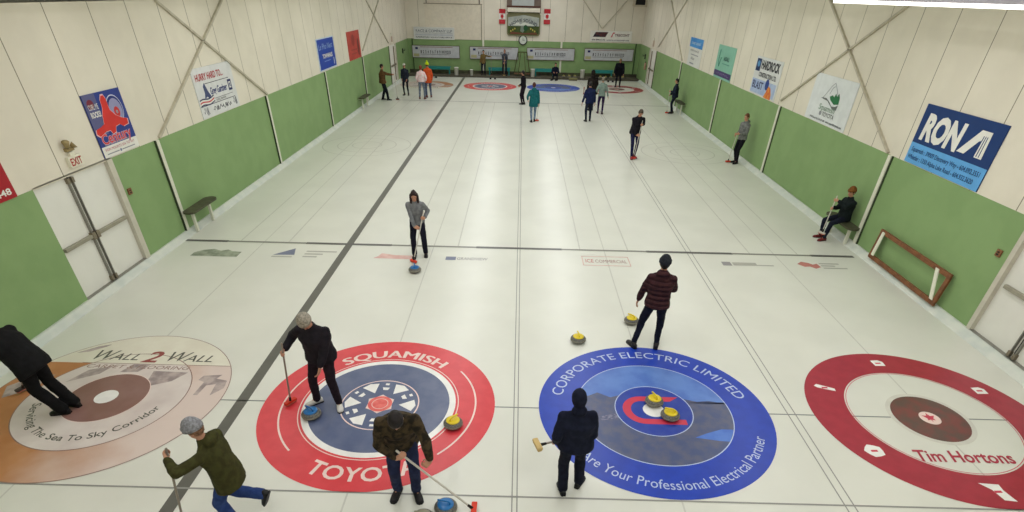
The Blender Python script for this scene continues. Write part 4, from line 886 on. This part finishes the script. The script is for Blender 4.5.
sweeper('woman with long dark hair in grey sweater sweeping at the near hog line', (-2.46, 5.8), 185, (-.2, .14, 1.2), (.12, .46, .04), .12, .42, 'broom with red brush held by the woman in the grey sweater', BR_RED, order=(0, 1),
        H=1.68, lean=18, pelvis=(0, -.06, 0), feet=[(-.16, -.02), (.12, .08)], toes=(4, -4), jacket=(128, 130, 132), j2=(112, 114, 118), hem=.1, puff=1.0, pants=(28, 28, 44), flare=1.25, shoes=(24, 22, 28), hair=(46, 26, 24), hairlen=.2, head=(12, 4))
# right wall bench
sweeper('person in dark coat and brown knit hat sitting on the right wall bench', (8.62, 7.62), 98, (-.02, .34, 1.22), (-.06, .42, .2), .1, .32, 'white broom leaning on the seated person in the brown hat', M_SHAFT, order=(0, 1),
        H=1.7, lean=2, pelvis=(0, -.12, -.31), feet=[(-.1, .33), (.14, .28)], toes=(10, -10), jacket=(26, 34, 36), puff=1.12, hem=.08, pants=(30, 34, 50), shoes=(116, 40, 42), hat=(132, 86, 44), hair=(90, 60, 40), near=True, head=(8, 10))
person('man in light grey hooded sweater and black trousers leaning by the right wall', (8.58, 15.54), 112, H=1.8, lean=2, feet=[(-.08, .08), (.10, -.02)], hands=[(-.08, .28, 1.08), (.08, .28, 1.02)], jacket=(128, 130, 128), hood='down', hem=.1, pants=(26, 26, 34), shoes=(22, 22, 26), hair=(120, 80, 50), near=False, head=(4, 6))
broom('broom with red brush at the feet of the grey hooded sweater man', (8.3, 15.44, 1.12), (8.26, 15.6, .03), BR_RED)
sweeper('man in dark clothes holding a broom by the far right wall bench', (8.43, 26.04), 80, (-.1, .34, 1.25), (-.08, .3, .03), .1, .3, 'broom held upright by the dark clothed man at the right wall', BR_RED, H=1.72, lean=2, feet=[(-.1, .06), (.12, 0)], jacket=(34, 42, 58), puff=1.2, pants=(30, 34, 50), shoes=(40, 28, 30), hair=(30, 26, 26), near=False)
sweeper('player in navy and black stooping over a broom right of mid rink', (4.52, 15.96), 188, (-.12, .18, 1.3), (.02, .2, .04), .1, .4, 'white broom under the stooping navy and black player', BR_RED, H=1.9, lean=22, puff=1.1, pelvis=(-.0, -.08, 0), feet=[(-.07, -.03), (.08, .12)], jacket=(34, 32, 40), pants=(34, 36, 74), shoes=(150, 40, 48), flare=.9, hair=(84, 72, 60), near=False, head=(24, 0))
person('person in teal coat and pale jeans walking away', (.60, 22.7), 4, H=1.78, lean=2, feet=[(-.08, -.06), (.08, .14)], hands=[(-.28, .1, .98), (.27, -.04, .78)], jacket=(34, 104, 108), j2=(26, 90, 96), hem=.26, puff=1.15, hood='down', pants=(128, 148, 172), shoes=(30, 28, 34), hair=(96, 50, 44), near=False)
broom('broom with red brush lying by the teal coat walker', (.86, 22.75, .92), (.80, 22.95, .03), BR_RED)
person('player in black with a dark hat standing side on left of the blue far target', (.1, 27.74), 60, H=1.74, lean=4, feet=[(-.06, .04), (.07, -.02)], hands=[(-.14, .22, 1.0), (.14, .26, .96)], jacket=(24, 22, 28), hem=.04, pants=(40, 30, 44), shoes=(26, 24, 26), hat=(24, 22, 26), hatstyle='ball', hair=(40, 30, 30), near=False)
person('player in navy jacket walking away near the far hog line', (3.44, 23.2), 8, H=1.8, lean=10, puff=1.15, feet=[(-.12, -.04), (.12, .1)], hands=[(-.36, .02, .82), (.3, .1, .8)], jacket=(28, 38, 76), j2=(24, 32, 62), hem=.16, pants=(34, 42, 60), shoes=(40, 34, 34), hair=(36, 30, 34), near=False)
person('person in black with a dark hood ahead of the navy jacket player', (3.92, 26.3), 20, H=1.98, lean=10, feet=[(-.1, 0), (.1, .1)], jacket=(26, 22, 22), j2=(40, 34, 28), hem=.24, puff=1.35, hood='up', pants=(28, 26, 32), near=False)
person('player in mint grey sweater and purple leggings walking away', (4.32, 25.4), -6, H=1.78, lean=2, feet=[(-.12, .12), (.1, -.06)], hands=[(-.24, .12, 1.0), (.34, .0, .82)], jacket=(132, 148, 140), j2=(118, 136, 128), hem=.1, pants=(50, 34, 74), shoes=(70, 44, 60), flare=.85, hair=(150, 140, 124), near=False)
person('player in black crouching slightly on the far crimson target', (6.8, 35.8), 170, H=1.84, lean=24, pelvis=(0, -.08, 0), feet=[(-.12, .05), (.14, .0)], hands=[(-.3, .26, .74), (.32, .26, .72)], jacket=(20, 22, 30), puff=1.5, hem=.2, pants=(22, 24, 34), shoes=(60, 52, 50), hair=(150, 130, 90), near=False, head=(20, 0))
person('person in navy squatting low in front of the third scoreboard', (2.49, 38.75), 180, H=1.7, lean=16, pelvis=(0, -.12, -.56), feet=[(-.16, .12), (.16, .12)], hands=[(-.16, .25, .52), (.16, .25, .52)], jacket=(24, 30, 52), puff=1.15, hem=.04, pants=(26, 30, 48), hair=(40, 32, 30), near=False)
sweeper('man in tan jacket holding a broom out before the second scoreboard', (-2.95, 39.9, .08), 175, (-.62, .12, 1.4), (-.66, .1, .05), .05, None, 'thin broom held out by the man in the tan jacket', BR_DK, order=(0, 1), hands=[None, (.28, .08, .8)], H=1.66, lean=2, jacket=(122, 102, 62), j2=(106, 88, 54), pants=(26, 32, 48), hair=(50, 40, 34), near=False, shaft=M_SHAFTD)
sweeper('person in dark grey holding a wooden broom upright by the second scoreboard', (-1.34, 39.8, .08), 180, (0, .22, 1.3), (.02, .3, .05), .2, .4, 'wooden broom held upright by the person in dark grey', BR_TAN, H=1.74, lean=4, jacket=(70, 74, 84), pants=(46, 48, 58), hair=(130, 80, 74), near=False, shaft=mat('wood_shaft', (190, 160, 130), .5))
sweeper('man in brown jacket beside the far left door holding a broom at arm length', (-8.1, 28.1), -70, (.04, .66, 1.36), (.04, .72, .03), .1, None, 'tall broom held by the man in brown at the left wall', BR_DK, order=(1, 0), hands=[(-.2, .12, .95), None], H=1.86, lean=2, feet=[(-.12, -.06), (.12, .2)], jacket=(104, 76, 46), j2=(84, 60, 38), hem=.12, puff=1.3, pants=(26, 30, 42), flare=1.3, shoes=(20, 20, 24), hair=(40, 30, 26), near=False, shaft=M_SHAFT)
person('person in dark navy with a small white cap facing the camera at far left', (-7.15, 30.1), 175, H=1.72, lean=2, feet=[(-.13, .0), (.13, .02)], hands=[(-.16, .2, .9), (.16, .2, .9)], jacket=(44, 50, 64), hem=.22, puff=1.08, pants=(30, 34, 44), flare=.85, hat=(206, 206, 190), hatstyle='ball', hair=(60, 50, 44), near=False)
person('person in white vest with a pink back print beside the orange coat', (-5.95, 28.8), 4, H=1.76, lean=2, feet=[(-.16, .0), (.14, -.02)], hands=[(-.24, .12, .95), (.24, .12, .95)], jacket=(232, 222, 220), j2=(238, 190, 196), hem=.04, puff=1.1, pants=(120, 132, 150), shoes=(110, 60, 56), hair=(150, 76, 50), near=False)
person('person in long orange coat with a bright yellow knit hat', (-5.66, 29.5), 20, H=1.86, lean=2, feet=[(-.13, .0), (.13, .02)], hands=[(-.24, .12, .9), (.24, .08, .85)], jacket=(212, 88, 44), j2=(196, 76, 38), hem=.22, pants=(92, 104, 130), shoes=(110, 60, 56), hat=(214, 238, 40), extra='pompom', hair=(120, 80, 50), near=False)

# ------------------------------------------------------------------ things along the back wall
M_TEAL = mat('teal_bench_paint', (46, 142, 138), .5); M_BUCK = mat('white_bucket_plastic', (240, 240, 230), .5)
for (xa, xb), lab in (((-7.2, -5.5), 'teal bench under the first scoreboard'), ((-2.6, -.9), 'teal bench behind the broom holder in dark grey'), ((.95, 2.5), 'teal bench beside the squatting person'), ((5.4, 7.0), 'teal bench with a small white item on it, under the fourth scoreboard')):
    t = thing('low_bench', lab, 'bench', ((xa+xb)/2, 40.1, .08)); L_ = (xb-xa)/2
    obj('seat', boxes((-L_, L_, -.18, .2, .44, .5)), M_TEAL, t, bevel=.01); obj('front_rail', boxes((-L_+.04, L_-.04, -.17, -.13, .3, .44)), M_TEAL, t)
    for sx in (-1, 1):
        for yy in (-.13, .13): obj('leg', boxes((sx*(L_-.1)-.035, sx*(L_-.1)+.035, yy-.035, yy+.035, 0, .44)), M_TEAL, t)
for x, lab, sc in ((-5.0, 'tall white bucket right of the first teal bench', 1.0), (-3.85, 'short white bucket left of the tan jacket man', .75), (.82, 'white bucket between the wooden stand and the third bench', 1.0), (4.6, 'white bucket between the third and fourth scoreboards', 1.05)):
    t = thing('bucket', lab, 'bucket', (x, 39.45, .08)); t.scale = (sc, sc, sc)
    bm = bmesh.new(); lathe(bm, [(.13, 0), (.14, .01), (.165, .5), (.172, .5), (.172, .53), (.15, .53), (.14, .49)], 20); obj('tub', bm, M_BUCK, t, True)
    bm = bmesh.new(); tube(bm, [V((.17*math.cos(R(a)), -.02-.12*math.sin(R(a)), .46-.1*math.sin(R(a)))) for a in range(0, 181, 30)], .006, 6); obj('bail_handle', bm, M_STEEL, t)
t = thing('wooden_trestle', 'tall dark olive folding trestle standing below the wall clock', 'trestle', (0.0, 40.0, .08)); M_OL = mat('olive_wood', (86, 92, 56), .7)
for sx in (-1, 1):
    for a, b in (((sx*.12, 0, 1.55), (sx*.30, -.25, 0)), ((sx*.34, .1, 1.55), (sx*.62, .2, 0))):
        bm = bmesh.new(); capsule(bm, a, b, .035, .035, 6, False); obj('leg', bm, M_OL, t)
obj('top_bar', boxes((-.36, .36, -.03, .12, 1.52, 1.6)), M_OL, t); obj('shelf_board', boxes((-.6, .62, -.2, .2, .12, .17)), mat('reddish_board', (120, 84, 62), .7), t)
# spare stones resting on the walkway
k_ = 0
for x in (3.2, 3.62, 4.05, 6.0, 6.4, 6.8, 7.25, 7.7):
    k_ += 1; g = stone('pale capped stone in the row parked on the walkway at the back right', x, 39.5, mat('pale_handle_plastic2', (190, 176, 100), .4), R(30*k_), 'stones parked along the back wall'); g.location.z = .083
t = thing('stone_crate', 'small dark wooden crate on the ice behind the far blue target', 'crate', (3.85, 38.6, 0)); obj('crate_body', boxes((-.3, .3, -.12, .12, 0, .16)), mat('olive_brown_wood', (110, 106, 76), .7), t, bevel=.01)
for s_ in (-1, 1): obj('rim_slat', boxes((-.32, .32, s_*.12-.015, s_*.12+.015, .1, .18)), mat('olive_slat', (136, 130, 92), .7), t)
for x, lab in ((-6.57, 'first sheet, far left'), (-2.17, 'second sheet'), (2.37, 'third sheet'), (6.61, 'fourth sheet, far right')):
    t = thing('foothold', 'pair of black rubber footholds at the back end of the %s' % lab, 'hack', (x, 38.2, 0)); t['group'] = 'far footholds'
    obj('base_plate', boxes((-.3, .3, -.16, .1, 0, .012)), mat('pale_plate', (206, 206, 198), .5), t)
    for s_ in (-1, 1): obj('rubber_block', boxes((s_*.17-.07, s_*.17+.07, -.08, .06, .012, .1)), M_BLACK, t, bevel=.015)
t = thing('traffic_marker', 'tiny red and brown marker stick standing right of the far blue target', 'marker', (4.06, 32.2, 0)); bm = bmesh.new(); lathe(bm, [(.05, 0), (.05, .02), (.025, .03), (.02, .4), (.01, .41)], 12); obj('stick', bm, mat('red_brown', (140, 70, 56), .6), t, True); bm = bmesh.new(); lathe(bm, [(.027, .25), (.027, .4), (.012, .42)], 12); obj('red_top', bm, mat('red_cap', (170, 60, 50), .6), t, True)
# corner pipes, fire extinguisher, wall hook
for side, x, lab in ((-1, XL, 'dark coat hook box on the green wall in the far left corner'), (1, XR, 'dark coat hook box on the green wall in the far right corner')):
    t = thing('wall_hook', lab, 'hook', (x, 38.2, 1.55), LW if side < 0 else RW)
    obj('hook_plate', boxes((-.1, .1, -.05, 0, 0, .3)), M_BLACK, t); bm = bmesh.new(); tube(bm, [V((0, -.05, .2)), V((0, -.18, .18)), V((0, -.2, .28))], .02); obj('hook_arm', bm, M_BLACK, t)
t = thing('fire_extinguisher', 'small pale extinguisher on the green wall left of the far right door', 'fire extinguisher', (XR, 37.45, .95), RW)
bm = bmesh.new(); lathe(bm, [(.05, 0), (.075, .02), (.075, .36), (.05, .42), (.02, .44)], 16, (0, -.09, 0)); obj('cylinder', bm, mat('pale_red', (186, 150, 130), .4), t, True); obj('bracket', boxes((-.05, .05, -.1, 0, .2, .25)), M_DARK, t); obj('valve_head', boxes((-.04, .06, -.11, -.07, .44, .5)), M_DARK, t)
for side, x in ((-1, XL+.35), (1, XR-.35)):
    obj('trim_%d' % (3 if side < 0 else 4), boxes((x-.04, x+.04, YB-.08, YB, .3, ZG)), mat('dark_green_corner', (74, 96, 62), .7), kind='structure')
bpy.data.objects.remove(_fo); bpy.data.scenes.remove(_ts)
